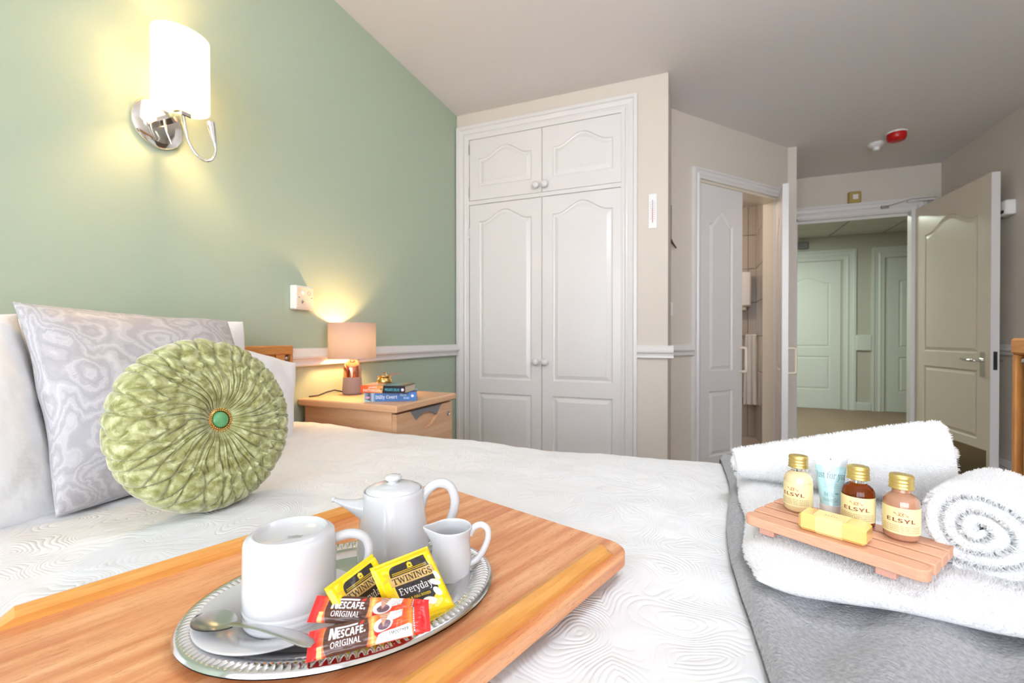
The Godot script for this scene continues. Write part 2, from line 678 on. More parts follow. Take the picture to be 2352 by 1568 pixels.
# ---------------------------------------------------------------- joinery helpers
func door_front(mb: MB, w: float, y0: float, y1: float, panels: Array, z := 0.0) -> void:
	# face of a panelled door, x 0..w, looking to +z. panels from the bottom: [xl, xr, yb, yt, rise]
	var N := 20
	var xl: float = panels[0][0]
	var xr: float = panels[0][1]
	var q := func(a, b, c, d): mb.quad(Vector3(a, b, z), Vector3(c, b, z), Vector3(c, d, z), Vector3(a, d, z))
	q.call(0.0, y0, xl, y1)
	q.call(xr, y0, w, y1)
	var prev := y0
	for p in panels:
		q.call(xl, prev, xr, p[2])
		prev = p[3] + p[4]
		var line := func(d: float) -> Array:
			var pts: Array = []
			for k in N + 1:
				var x := lerpf(p[0] + d, p[1] - d, float(k) / N)
				var t: float = (x - (p[0] + p[1]) / 2.0) / ((p[1] - p[0]) / 2.0)
				var sh := 0.0 if absf(t) > 0.86 else 0.5 * (1.0 + cos(PI * t / 0.86))
				pts.append(Vector2(x, p[3] + p[4] * sh - d))
			return pts
		var top0: Array = line.call(0.0)
		if p[4] > 0.0:
			for k in N:
				mb.quad(Vector3(top0[k].x, top0[k].y, z), Vector3(top0[k + 1].x, top0[k + 1].y, z), Vector3(top0[k + 1].x, prev, z), Vector3(top0[k].x, prev, z))
		var prof := [[0.0, 0.0], [0.004, -0.007], [0.011, -0.009], [0.034, -0.001], [0.037, -0.0015]]
		var rings: Array = []
		for d in prof:
			var ring: Array = []
			ring.append(Vector3(p[0] + d[0], p[2] + d[0], z + d[1]))
			ring.append(Vector3(p[1] - d[0], p[2] + d[0], z + d[1]))
			var tp: Array = line.call(d[0])
			for k in range(N, -1, -1):
				ring.append(Vector3(tp[k].x, tp[k].y, z + d[1]))
			rings.append(ring)
		for r in rings.size() - 1:
			for k in rings[r].size():
				var k2: int = (k + 1) % rings[r].size()
				mb.quad(rings[r][k], rings[r][k2], rings[r + 1][k2], rings[r + 1][k])
		var last: float = prof[-1][0]
		var zf: float = z + prof[-1][1]
		var tp: Array = line.call(last)
		for k in N:
			mb.quad(Vector3(tp[k].x, p[2] + last, zf), Vector3(tp[k + 1].x, p[2] + last, zf), Vector3(tp[k + 1].x, tp[k + 1].y, zf), Vector3(tp[k].x, tp[k].y, zf))
	q.call(xl, prev, xr, y1)


func door_leaf(w: float, y0: float, y1: float, t: float, panels: Array, both := false) -> MB:
	var mb := MB.new()
	door_front(mb, w, y0, y1, panels)
	if both:
		mb.T = Transform3D(Basis(Vector3.UP, PI), Vector3(w, 0, -t))
		door_front(mb, w, y0, y1, panels)
		mb.T = Transform3D.IDENTITY
	else:
		mb.quad(Vector3(w, y0, -t), Vector3(0, y0, -t), Vector3(0, y1, -t), Vector3(w, y1, -t))
	mb.quad(Vector3(0, y0, -t), Vector3(0, y0, 0), Vector3(0, y1, 0), Vector3(0, y1, -t))
	mb.quad(Vector3(w, y0, 0), Vector3(w, y0, -t), Vector3(w, y1, -t), Vector3(w, y1, 0))
	mb.quad(Vector3(0, y1, 0), Vector3(w, y1, 0), Vector3(w, y1, -t), Vector3(0, y1, -t))
	mb.quad(Vector3(0, y0, -t), Vector3(w, y0, -t), Vector3(w, y0, 0), Vector3(0, y0, 0))
	return mb


func architrave(xl: float, xr: float, yt: float, wd: float, z0 := 0.0, yb := 0.0) -> MB:
	# moulded frame round an opening, outer edges at xl, xr and yt, on a wall looking to +z
	var mb := MB.new()
	var prof := [[0.0, z0], [0.0, 0.02], [0.004, 0.024], [0.2, 0.024], [0.26, 0.017], [0.52, 0.013], [0.6, 0.019], [0.68, 0.021], [0.78, 0.016], [0.84, 0.016], [1.0, 0.014], [1.0, z0 - 0.03]]
	for i in prof.size() - 1:
		var d0: float = prof[i][0] * wd
		var d1: float = prof[i + 1][0] * wd
		var a := [Vector3(xl + d0, yb, prof[i][1]), Vector3(xl + d0, yt - d0, prof[i][1]), Vector3(xr - d0, yt - d0, prof[i][1]), Vector3(xr - d0, yb, prof[i][1])]
		var b := [Vector3(xl + d1, yb, prof[i + 1][1]), Vector3(xl + d1, yt - d1, prof[i + 1][1]), Vector3(xr - d1, yt - d1, prof[i + 1][1]), Vector3(xr - d1, yb, prof[i + 1][1])]
		for k in 3:
			mb.quad(a[k + 1], a[k], b[k], b[k + 1])
	return mb


const DADO := [Vector2(0, 0.068), Vector2(0.01, 0.067), Vector2(0.024, 0.044), Vector2(0.03, 0.038), Vector2(0.029, 0.031), Vector2(0.017, 0.026), Vector2(0.014, 0.016), Vector2(0.02, 0.011), Vector2(0.021, 0.004), Vector2(0.016, 0), Vector2(0, 0)]
const SKIRT := [Vector2(0, 0.2), Vector2(0.008, 0.199), Vector2(0.014, 0.18), Vector2(0.018, 0.165), Vector2(0.014, 0.15), Vector2(0.018, 0.14), Vector2(0.018, 0), Vector2(0, 0)]


func moulding(mb: MB, a: Vector3, b: Vector3, out: Vector3, prof: Array) -> void:
	for i in prof.size() - 1:
		var p: Vector3 = out * prof[i].x + Vector3.UP * prof[i].y
		var q: Vector3 = out * prof[i + 1].x + Vector3.UP * prof[i + 1].y
		mb.quad_out(a + p, b + p, b + q, a + q, (a + b) / 2.0 - out * 0.1 + Vector3.UP * 0.03)
	for e in [a, b]:
		var ring: Array = []
		for k in prof:
			ring.append(e + out * k.x + Vector3.UP * k.y)
		for k in range(1, ring.size() - 1):
			mb.tri(ring[0], ring[k], ring[k + 1])


func knob(parent: Node, at: Vector3, m: Material) -> void:
	var mb := MB.new()
	mb.T = Transform3D(Basis(Vector3.RIGHT, PI / 2), at)
	mb.lathe([Vector2(0.0, 0), Vector2(0.012, 0), Vector2(0.01, 0.009), Vector2(0.018, 0.017), Vector2(0.0215, 0.027), Vector2(0.018, 0.037), Vector2(0.009, 0.042), Vector2(0.0, 0.043)], 20)
	part(mb, "knob", m, parent)


func hinge(parent: Node, at: Vector3, h := 0.06) -> void:
	var mb := MB.new()
	mb.T = Transform3D(Basis.IDENTITY, at)
	mb.lathe([Vector2(0, 0), Vector2(0.005, 0), Vector2(0.005, h), Vector2(0, h)], 8)
	part(mb, "hinge", M.steel, parent)


# ---------------------------------------------------------------- room
func room() -> void:
	var fl := struct(boxes([[Vector3(-0.12, -0.1, ZE - 0.12), Vector3(XR + 0.12, 0, ZB + 0.15)]]), "floor", M.carpet)
	fl.set_meta("label", "brown carpet of the bedroom")
	struct(boxes([[Vector3(-0.12, CEIL, ZE - 0.12), Vector3(XR + 0.12, CEIL + 0.1, ZB + 0.15)]]), "ceiling", M.ceiling_paint)
	struct(boxes([[Vector3(-0.12, 0, ZW - 0.7), Vector3(0, CEIL, ZB)]]), "wall_left", M.sage_paint, "sage green painted wall behind the bed head")
	struct(boxes([[Vector3(XR, 0, ZE - 0.12), Vector3(XR + 0.12, CEIL, ZB)]]), "wall_right", M.cream_paint)
	# wall round the wardrobe, with its return
	struct(boxes([[Vector3(0, 2.262, ZW - 0.1), Vector3(1.09, CEIL, ZW)], [Vector3(1.09, 0, ZW - 0.45), Vector3(1.25, CEIL, ZW)]]), "wall_wardrobe", M.cream_paint)
	# slanted wall with the bathroom doors; s runs along it from its hidden end
	var bw := struct_node("wall_bathroom_front", "slanted cream wall round the bathroom doors", Vector3(1.235, 0, -2.864), 90.0 - 40.1)
	# local x runs along the wall away from the room, local +z looks into the room
	part(boxes([[Vector3(-0.06, 0, -0.1), Vector3(0.235, CEIL, 0)], [Vector3(1.115, 0, -0.1), Vector3(1.2986, CEIL, 0)], [Vector3(0.235, 1.967, -0.1), Vector3(1.115, CEIL, 0)]]), "plaster", M.cream_paint, bw)
	struct(boxes([[Vector3(1.97, 0, -4.95), Vector3(2.07, CEIL, -3.79)]]), "wall_vestibule", M.cream_paint)
	# entry wall
	struct(boxes([[Vector3(2.0, 0, ZE - 0.1), Vector3(2.205, CEIL, ZE)], [Vector3(3.035, 0, ZE - 0.1), Vector3(XR, CEIL, ZE)], [Vector3(2.205, 2.0, ZE - 0.1), Vector3(3.035, CEIL, ZE)]]), "wall_entry", M.cream_paint)
	# window wall behind the camera: a wide window, enlarged nearly to full height for more daylight
	var wx0 := 0.2
	var wx1 := 3.0
	var wy0 := 0.06
	var wy1 := 2.25
	struct(boxes([[Vector3(-0.12, 0, ZB), Vector3(wx0, CEIL, ZB + 0.15)], [Vector3(wx1, 0, ZB), Vector3(XR + 0.12, CEIL, ZB + 0.15)], [Vector3(wx0, 0, ZB), Vector3(wx1, wy0, ZB + 0.15)], [Vector3(wx0, wy1, ZB), Vector3(wx1, CEIL, ZB + 0.15)]]), "wall_back", M.cream_paint)
	var win := struct_node("window_1", "wide white framed window, unseen, enlarged to tall glazed doors for more daylight", Vector3(0, 0, ZB + 0.08))
	var fr: Array = [[Vector3(wx0, wy0, -0.03), Vector3(wx1, wy0 + 0.05, 0.03)], [Vector3(wx0, wy1 - 0.05, -0.03), Vector3(wx1, wy1, 0.03)]]
	for k in 4:
		var x := lerpf(wx0, wx1 - 0.05, k / 3.0)
		fr.append([Vector3(x, wy0 + 0.05, -0.03), Vector3(x + 0.05, wy1 - 0.05, 0.03)])
	part(boxes(fr), "window_frame", M.gloss_white, win)
	for k in 3:
		var x := lerpf(wx0, wx1 - 0.05, k / 3.0) + 0.05
		var x1 := lerpf(wx0, wx1 - 0.05, (k + 1) / 3.0)
		var pm := MB.new()
		pm.quad(Vector3(x, wy0 + 0.05, 0), Vector3(x1, wy0 + 0.05, 0), Vector3(x1, wy1 - 0.05, 0), Vector3(x, wy1 - 0.05, 0))
		part(pm, "pane", M.pane, win)
	part(boxes([[Vector3(wx0 - 0.05, wy0 - 0.03, -0.2), Vector3(wx1 + 0.05, wy0, 0.0)]], 0.006), "window_sill", M.gloss_white, win)
	# rails and skirtings
	var y := 0.856
	var mb := MB.new()
	moulding(mb, Vector3(0, y, ZB), Vector3(0, y, ZW), Vector3.RIGHT, DADO)
	struct(mb, "trim_1", M.gloss_white, "white dado rail along the green wall")
	mb = MB.new()
	moulding(mb, Vector3(1.095, y, ZW), Vector3(1.25 + 0.03, y, ZW), Vector3.BACK, DADO)
	struct(mb, "trim_2", M.gloss_white, "white dado rail beside the wardrobe")
	mb = MB.new()
	moulding(mb, Vector3(0.0, y, 0), Vector3(0.205, y, 0), Vector3.BACK, DADO)
	part(mb, "dado_rail", M.gloss_white, bw)
	mb = MB.new()
	moulding(mb, Vector3(XR, y, ZB), Vector3(XR, y, ZE), Vector3.LEFT, DADO)
	struct(mb, "trim_3", M.gloss_white, "white dado rail on the cream wall behind the open door")
	mb = MB.new()
	moulding(mb, Vector3(XR, 0, ZB), Vector3(XR, 0, ZE), Vector3.LEFT, SKIRT)
	struct(mb, "baseboard_right", M.gloss_white)
	mb = MB.new()
	moulding(mb, Vector3(0, 0, ZB), Vector3(0, 0, ZW), Vector3.RIGHT, SKIRT)
	struct(mb, "baseboard_left", M.gloss_white)
	# door stop on the skirting, door holder on the wall
	mb = MB.new()
	mb.T = Transform3D(Basis(Vector3.BACK, PI / 2), Vector3(XR - 0.018, 0.125, -3.77))
	mb.lathe([Vector2(0.0, 0.0), Vector2(0.018, 0.0), Vector2(0.016, 0.008), Vector2(0.008, 0.014), Vector2(0.008, 0.045), Vector2(0.014, 0.05), Vector2(0.014, 0.062), Vector2(0.0, 0.064)], 16)
	single(mb, "door_stop", M.plastic_white, "small round white door stop on the skirting board", "door stop")
	var hold := thing("door_holder", "white box shaped door holder high on the wall behind the open door", "door holder", Vector3(XR, 1.72, -3.72))
	part(boxes([[Vector3(-0.05, 0, -0.05), Vector3(0, 0.09, 0.05)]], 0.006), "housing", M.plastic_white, hold)
	part(boxes([[Vector3(-0.053, 0.012, -0.03), Vector3(-0.05, 0.03, 0.03)]]), "slot", M.black, hold)


func wardrobe() -> void:
	var w := thing("built_in_wardrobe", "tall white built-in wardrobe with four arched panel doors", "wardrobe", Vector3(0, 0, ZW))
	part(architrave(0.006, 1.095, 2.265, 0.085), "frame", M.gloss_white, w)
	# carcase behind the doors
	part(boxes([[Vector3(0.08, 1.781, -0.05), Vector3(1.04, 1.805, 0.012)], [Vector3(0.02, 0, -0.6), Vector3(1.08, 2.2, -0.55)], [Vector3(0.02, 0, -0.55), Vector3(0.088, 2.2, -0.005)], [Vector3(1.034, 0, -0.55), Vector3(1.08, 2.2, -0.005)]]), "carcase", M.gloss_white, w)
	for row in 2:
		var y0 := 0.05 if row == 0 else 1.808
		var y1 := 1.778 if row == 0 else 2.178
		for side in 2:
			var x0 := 0.094 if side == 0 else 0.5625
			var wd := 0.4655
			var pan: Array = [[0.062, wd - 0.062, 0.22, 0.63, 0.0], [0.062, wd - 0.062, 0.715, 1.675, 0.062]] if row == 0 else [[0.062, wd - 0.062, 1.888, 2.06, 0.062]]
			var d := Node3D.new()
			d.name = "door"
			w.add_child(d, true)
			d.position = Vector3(x0, 0, 0.01)
			part(door_leaf(wd, y0, y1, 0.02, pan), "leaf", M.gloss_white, d)
			knob(d, Vector3(wd - 0.030 if side == 0 else 0.022, 0.826 if row == 0 else 1.845, 0), M.gloss_white)
			var hx := -0.004 if side == 0 else wd + 0.004
			for hy in ([0.25, 1.58] if row == 0 else [1.83, 2.09]):
				hinge(d, Vector3(hx, hy, 0.0))


func pull_handle(parent: Node, at: Vector3, m: Material) -> void:
	# a D shaped pull, standing up, in the xy plane towards +z of its parent
	var mb := MB.new()
	var pts: Array = []
	for k in 21:
		var t := float(k) / 20.0
		var y := 0.0
		var z := 0.0
		if t < 0.25:
			z = t / 0.25 * 0.03
			y = -0.08
		elif t > 0.75:
			z = (1.0 - t) / 0.25 * 0.03
			y = 0.08
		else:
			y = lerpf(-0.075, 0.075, (t - 0.25) / 0.5)
			z = 0.043
		pts.append(at + Vector3(0, y, z))
	mb.tube(pts, 0.0095, 10)
	part(mb, "handle", m, parent)


func bathroom() -> void:
	# double doors in the slanted wall
	var d := struct_node("door_1", "white double doors of the bathroom, one leaf shut and one open", Vector3(1.235, 0, -2.864), 90.0 - 40.1)
	part(architrave(0.205, 1.15, 2.03, 0.062), "door_frame", M.gloss_white, d)
	part(boxes([[Vector3(0.235, 0, -0.11), Vector3(0.258, 1.965, 0.0)], [Vector3(1.09, 0, -0.11), Vector3(1.115, 1.965, 0.0)], [Vector3(0.235, 1.95, -0.11), Vector3(1.115, 1.968, 0.0)]]), "door_lining", M.gloss_cream, d)
	var pan := [[0.1, 0.33, 0.2, 0.62, 0.0], [0.1, 0.33, 0.75, 1.70, 0.08]]
	var a := Node3D.new()
	a.name = "leaf_shut"
	d.add_child(a)
	a.position = Vector3(0.26, 0, 0.004)
	part(door_leaf(0.43, 0.01, 1.945, 0.035, pan, true), "leaf", M.gloss_white, a)
	pull_handle(a, Vector3(0.41, 0.82, 0), M.plastic_cream)
	hinge(a, Vector3(-0.002, 1.66, 0.005), 0.09)
	hinge(a, Vector3(-0.002, 0.22, 0.005), 0.09)
	# open leaf, swung out into the room until it stands nearly edge on
	var b := struct_node("door_2", "white bathroom door leaf standing open, seen from its edge", Vector3(1.93, 0, -3.715), 0)
	b.rotation_degrees.y = -94.0
	part(door_leaf(0.42, 0.01, 1.945, 0.035, pan, true), "leaf", M.gloss_white, b)
	pull_handle(b, Vector3(0.40, 0.82, -0.035), M.plastic_cream)
	b.get_child(1).rotation_degrees = Vector3(0, 180, 0)
	b.get_child(1).position = Vector3(0.80, 0, -0.07)
	hinge(b, Vector3(-0.004, 1.66, -0.018), 0.09)
	# the room behind it
	var plan := [Vector2(0.4, -5.05), Vector2(0.4, -3.1), Vector2(1.12, -3.1), Vector2(1.16, -2.935), Vector2(1.965, -3.89), Vector2(1.965, -5.05)]
	for k in 2:
		var lo: Array = []
		var hi: Array = []
		for p in plan:
			lo.append(Vector3(p.x, [-0.1, 2.245][k], p.y))
			hi.append(Vector3(p.x, [0.003, 2.34][k], p.y))
		var sm := MB.new()
		sm.loft([lo, hi])
		struct(sm, ["floor_bathroom", "ceiling_bathroom"][k], [M.bath_floor, M.ceiling_paint][k])
	struct(boxes([[Vector3(0.3, 0, -5.05), Vector3(0.4, 2.3, -3.0)]]), "wall_bathroom_side", M.cream_paint)
	var wb := struct(boxes([[Vector3(0.4, 0, -5.06), Vector3(1.97, 2.3, -4.95)]]), "wall_bathroom_back", M.grout, "tiled bathroom wall")
	var tm := boxes([[Vector3(0.002, 0.002, 0), Vector3(0.248, 0.326, 0.009)]], 0.002).mesh()
	for r in 7:
		for c in 3:
			var t := MeshInstance3D.new()
			t.name = "tile"
			t.mesh = tm
			t.material_override = M.tile_glaze
			wb.add_child(t, true)
			t.position = Vector3(1.97 - 0.09 - 0.25 * c + (0.0 if c > 0 else -0.16), 0.328 * r + 0.002, -4.95)
			if r == 6:
				t.scale.y = 0.86
			if c == 0:
				t.position.x = 1.88
				t.scale.x = 0.34
	var ws := struct(boxes([[Vector3(1.955, 0, -4.94), Vector3(1.97, 2.245, -3.9)]]), "wall_bathroom_partition", M.grout, "tiled partition wall of the bathroom")
	for r in 7:
		for c in 4:
			var t := MeshInstance3D.new()
			t.name = "tile"
			t.mesh = tm
			t.material_override = M.tile_glaze
			ws.add_child(t, true)
			t.rotation_degrees.y = -90
			t.position = Vector3(1.955, 0.328 * r + 0.002, -4.94 + 0.25 * c)
			if r == 6:
				t.scale.y = 0.86
	var disp := thing("towel_dispenser", "white wall box in the bathroom above the towel rail", "dispenser", Vector3(1.805, 1.27, -4.94))
	part(boxes([[Vector3(-0.13, 0, 0), Vector3(0.09, 0.33, 0.12)]], 0.012), "case", M.plastic_white, disp)
	part(boxes([[Vector3(-0.02, -0.035, 0.03), Vector3(0.05, 0.0, 0.09)]], 0.004), "spout", M.plastic_cream, disp)
	var rail := thing("towel_rail", "chrome towel rail on the bathroom tiles", "towel rail", Vector3(0, 0.975, -4.94))
	var rm := MB.new()
	rm.tube([Vector3(1.5, 0, 0.08), Vector3(1.94, 0, 0.08)], 0.009, 10)
	part(rm, "bar", M.chrome, rail)
	for x in [1.51, 1.93]:
		rm = MB.new()
		rm.tube([Vector3(x, 0, 0.0), Vector3(x, 0, 0.08)], 0.007, 8)
		part(rm, "bracket", M.chrome, rail)
	var tw := MB.new()
	tw.grid(28, 20, func(s: float, t: float):
		var sw := (s - 0.5) * (0.095 + 0.035 * t)
		var front := 0.0105 + 0.009 * sin(s * 17.0) * (0.3 + t)
		return Vector3(1.895 + sw, 0.99 - 0.66 * t, -4.86 + 0.02 + front), true)
	tw.grid(28, 20, func(s: float, t: float):
		var sw := (s - 0.5) * (0.095 + 0.035 * t)
		return Vector3(1.895 + sw, 0.99 - 0.60 * t, -4.86 - 0.02 - 0.006 * sin(s * 15.0) * t), false)
	tw.grid(28, 6, func(s: float, t: float): return Vector3(1.895 + (s - 0.5) * 0.095, 0.99 + 0.012 * sin(PI * t), -4.86 + lerpf(0.03 + 0.0027 * sin(s * 17.0), -0.02, t)), false)
	single(tw, "hand_towel", M.terry, "white hand towel hanging on the bathroom rail", "towel")
	# a ceiling light of the bathroom, out of sight behind the shut leaf
	var cl := thing("bathroom_ceiling_light", "round ceiling light of the bathroom", "ceiling light", Vector3(1.2, 2.245, -4.0))
	var cm := MB.new()
	cm.lathe([Vector2(0, -0.05), Vector2(0.1, -0.04), Vector2(0.13, -0.01), Vector2(0.13, 0.0)], 24)
	var em := mat("bath_glow", rgb8(255, 240, 220), 0.5)
	em.emission_enabled = true
	em.emission = rgb8(255, 230, 200)
	em.emission_energy_multiplier = 1.0
	part(cm, "diffuser", em, cl)
	lamp_light(cl, Vector3(0, -0.1, 0), rgb8(255, 238, 222), 0.12, 0.1)


func lamp_light(parent: Node, at: Vector3, c: Color, e: float, size: float) -> void:
	var l := OmniLight3D.new()
	l.name = "lamp_light"
	parent.add_child(l)
	l.position = at
	l.light_color = c
	l.light_energy = e
	l.light_size = size
	l.omni_range = 12.0
	l.omni_attenuation = 2.0
	l.shadow_enabled = true


func entry() -> void:
	var f := struct_node("door_3", "white frame of the open bedroom door", Vector3(0, 0, ZE))
	part(architrave(2.10, 3.10, 2.09, 0.095), "door_frame", M.gloss_white, f)
	part(boxes([[Vector3(2.195, 0, -0.1), Vector3(2.222, 1.996, 0.0)], [Vector3(3.02, 0, -0.1), Vector3(3.04, 1.996, 0.0)], [Vector3(2.2, 1.985, -0.1), Vector3(3.04, 2.004, 0.0)], [Vector3(2.222, 1.965, -0.07), Vector3(3.02, 1.985, -0.05)]]), "door_lining", M.gloss_white, f)
	# the leaf: local x from the hinge to the free edge, front (+z local) looks into the opening
	var wl := 0.845
	var d := struct_node("door_4", "cream panelled bedroom door standing wide open", Vector3(3.03, 0, -4.545), -90.0 + 4.4)
	d.rotation_degrees.y = -90.0 + 4.4
	var pan := [[0.12, wl - 0.12, 0.31, 0.755, 0.0], [0.12, wl - 0.12, 0.865, 1.76, 0.085]]
	part(door_leaf(wl, 0.008, 1.995, 0.044, pan, true), "leaf", M.gloss_cream, d)
	part(boxes([[Vector3(wl - 0.0005, 0.008, -0.044), Vector3(wl + 0.0015, 1.995, 0.0)]]), "edge_strip", M.gloss_white, d, "white painted lock edge")
	part(boxes([[Vector3(0.03, 0.02, 0.0), Vector3(wl - 0.03, 0.255, 0.003)]], 0.001), "kick_plate", M.kick_plate, d, "metal kick plate reflecting the carpet")
	part(boxes([[Vector3(wl - 0.0006, 0.765, -0.034), Vector3(wl + 0.0022, 0.88, -0.014)]]), "lock_plate", M.dark_rod, d, "dark lock plate in the door edge")
	var h := Node3D.new()
	h.name = "lever_handle"
	d.add_child(h)
	h.position = Vector3(wl - 0.06, 0.82, 0)
	part(boxes([[Vector3(-0.02, -0.1, 0.0), Vector3(0.02, 0.055, 0.008)]], 0.002), "back_plate", M.chrome, h)
	for side in [1.0, -1.0]:
		var mb := MB.new()
		var z := 0.0 if side > 0.0 else -0.044
		mb.tube([Vector3(0, 0, z + 0.002 * side), Vector3(0, 0, z + 0.045 * side), Vector3(-0.012, 0, z + 0.055 * side), Vector3(-0.05, 0.001, z + 0.057 * side), Vector3(-0.09, 0.004, z + 0.056 * side), Vector3(-0.12, 0.008, z + 0.054 * side)], [0.008, 0.008, 0.0085, 0.0085, 0.008, 0.006], 10)
		part(mb, "lever", M.chrome, h)
	# overhead closer: body on the leaf, arm to the frame
	var c := thing("door_closer", "overhead door closer with a folded steel arm above the door", "door closer", Vector3(0, 0, ZE))
	part(boxes([[Vector3(2.97, 2.052, 0.022), Vector3(3.14, 2.078, 0.05)]], 0.003), "rail", M.plastic_white, c)
	var mb := MB.new()
	mb.tube([Vector3(2.83, 2.035, 0.03), Vector3(2.975, 2.062, 0.1)], 0.007, 8, false, 0.5)
	mb.tube([Vector3(2.975, 2.062, 0.1), Vector3(3.1, 2.045, 0.16)], 0.007, 8, false, 0.5)
	part(mb, "arm", M.steel, c)
	part(boxes([[Vector3(2.80, 2.02, 0.022), Vector3(2.855, 2.045, 0.034)]], 0.003), "bracket", M.steel, c)


func corridor() -> void:
	struct(boxes([[Vector3(0.6, -0.1, ZH - 0.1), Vector3(5.6, 0.001, ZE - 0.1)]]), "floor_corridor", M.corridor_floor)
	struct(boxes([[Vector3(0.6, 0, ZH - 0.1), Vector3(5.6, CEIL + 0.05, ZH)]]), "wall_corridor", M.corridor_paint)
	struct(boxes([[Vector3(0.5, 0, ZH), Vector3(0.6, CEIL, ZE - 0.39)]]), "wall_corridor_end", M.corridor_paint)
	struct(boxes([[Vector3(5.6, 0, ZH), Vector3(5.7, CEIL, ZE)]]), "wall_corridor_far_end", M.corridor_paint)
	struct(boxes([[Vector3(3.317, 0, ZE - 0.22), Vector3(5.6, CEIL, ZE - 0.12)]]), "wall_corridor_near", M.corridor_paint)
	# suspended ceiling: tiles in a thin metal grid
	var ce := struct(boxes([[Vector3(0.6, CEIL + 0.012, ZH), Vector3(5.6, CEIL + 0.08, ZE - 0.1)]]), "ceiling_corridor", M.grid_metal, "suspended ceiling of the corridor")
	var tm := boxes([[Vector3(0.012, 0, 0.012), Vector3(0.588, 0.012, 0.588)]], 0.004).mesh()
	for r in 5:
		for k in 8:
			if r == 2 and k == 2:
				continue
			var t := MeshInstance3D.new()
			t.name = "ceiling_tile"
			t.mesh = tm
			t.material_override = M.ceiling_tile
			ce.add_child(t, true)
			t.position = Vector3(0.7 + 0.6 * k, CEIL, ZH + 0.6 * r)
			if r == 4:
				t.scale.z = 0.36
	var pl := thing("corridor_light_panel", "square light panel in the corridor ceiling", "ceiling light", Vector3(0.7 + 1.2, CEIL, ZH + 1.2))
	var em := mat("panel_glow", rgb8(240, 250, 240), 0.4)
	em.emission_enabled = true
	em.emission = rgb8(236, 250, 236)
	em.emission_energy_multiplier = 2.2
	part(boxes([[Vector3(0.02, -0.004, 0.02), Vector3(0.58, 0.01, 0.58)]]), "diffuser", em, pl)
	part(boxes([[Vector3(0, -0.008, 0), Vector3(0.6, 0.01, 0.02)], [Vector3(0, -0.008, 0.58), Vector3(0.6, 0.01, 0.6)], [Vector3(0, -0.008, 0.02), Vector3(0.02, 0.01, 0.58)], [Vector3(0.58, -0.008, 0.02), Vector3(0.6, 0.01, 0.58)]]), "rim", M.plastic_white, pl)
	var al := AreaLight3D.new()
	al.name = "panel_light"
	al.area_size = Vector2(0.55, 0.55)
	al.light_color = rgb8(236, 250, 236)
	al.light_energy = 1.15
	al.area_range = 12.0
	al.area_attenuation = 2.0
	al.shadow_enabled = true
	pl.add_child(al)
	al.position = Vector3(0.3, -0.02, 0.3)
	al.rotation_degrees.x = -90
	# two doors of other rooms, wall block with skirting and a wide rail between them
	var pan := [[0.12, 0.64, 0.265, 0.72, 0.0], [0.12, 0.64, 0.845, 1.72, 0.08]]
	for k in 2:
		var d := struct_node("door_%d" % (5 + k), ["white panelled door across the corridor", "white panelled door across the corridor, half hidden by the bedroom door"][k], Vector3([2.48, 3.75][k], 0, ZH))
		part(architrave(-0.17, 0.93, 2.165, 0.14), "door_frame", M.corridor_white, d)
		part(door_leaf(0.76, 0.005, 2.015, 0.035, pan), "leaf", M.corridor_white, d)
		d.get_child(1).position = Vector3(0, 0, 0.012)
	struct(boxes([[Vector3(3.41, 0.80, ZH), Vector3(3.58, 1.012, ZH + 0.03)]], 0.008), "trim_4", M.corridor_white, "broad white rail between the corridor doors")
	struct(boxes([[Vector3(3.41, 0, ZH), Vector3(3.58, 0.11, ZH + 0.02)]], 0.006), "baseboard_corridor", M.corridor_white)
	single(boxes([[Vector3(2.735, 2.2, ZH), Vector3(2.86, 2.3, ZH + 0.05)]], 0.01), "corridor_sounder", M.plastic_grey, "small dark box above the white corridor door", "alarm box")


# ---------------------------------------------------------------- soft shapes
var fnl := FastNoiseLite.new()


func nz(x: float, y: float, z := 0.0) -> float:
	return fnl.get_noise_3d(x * 100.0, y * 100.0, z * 100.0)


func bed_y(x: float, z: float) -> float:
	# height of the made bed: gently uneven, sinking a little along the far edge
	var y := BED + 0.008 * nz(x * 0.5, z * 0.5, 3.0) + 0.0035 * nz(x * 1.6, z * 1.6, 9.0) + 0.0022 * nz(x * 5.0, z * 5.0, 14.0)
	y += 0.012 * exp(-pow((x - 0.15) / 0.25, 2.0)) * smoothstep(-0.7, -1.1, z)
	y += 0.006 * exp(-pow((x - 1.5) / 0.2, 2.0)) * smoothstep(-0.7, -1.1, z)
	return y


func pillow_mesh(w: float, h: float, t: float, p: float, q: float, nu: int, nv: int, ear: float, wob: float, seed_: float) -> MB:
	# a stuffed case lying in its own xy plane, thickness along z; ears are the pulled-out corners
	var mb := MB.new()
	for side in [1.0, -1.0]:
		mb.grid(nu, nv, func(a: float, b: float):
			var s := sin((a - 0.5) * PI)
			var u := sin((b - 0.5) * PI)
			var f := pow(maxf(0.0, (1.0 - pow(absf(s), p)) * (1.0 - pow(absf(u), p))), q)
			var x := s * w / 2.0 * (1.0 - ear * (1.0 - u * u))
			var y := u * h / 2.0 * (1.0 - ear * (1.0 - s * s))
			var z: float = side * t / 2.0 * f
			var k := wob * (nz(x * 1.2 + seed_, y * 1.2, seed_) + 0.5 * nz(x * 3.5 + seed_, y * 3.0, seed_ + 5.0))
			var rad := wob * 0.6 * sin(atan2(u, s) * 9.0 + seed_) * clampf((absf(s) + absf(u)) - 0.9, 0.0, 0.6)
			return Vector3(x + wob * 0.5 * nz(y * 2.0, seed_), y + wob * 0.5 * nz(x * 2.0, seed_ + 2.0), z + (k + rad) * minf(1.0, f * 2.0) * side + wob * 1.2 * nz(x, y, seed_ + 9.0)), side < 0.0)
	return mb


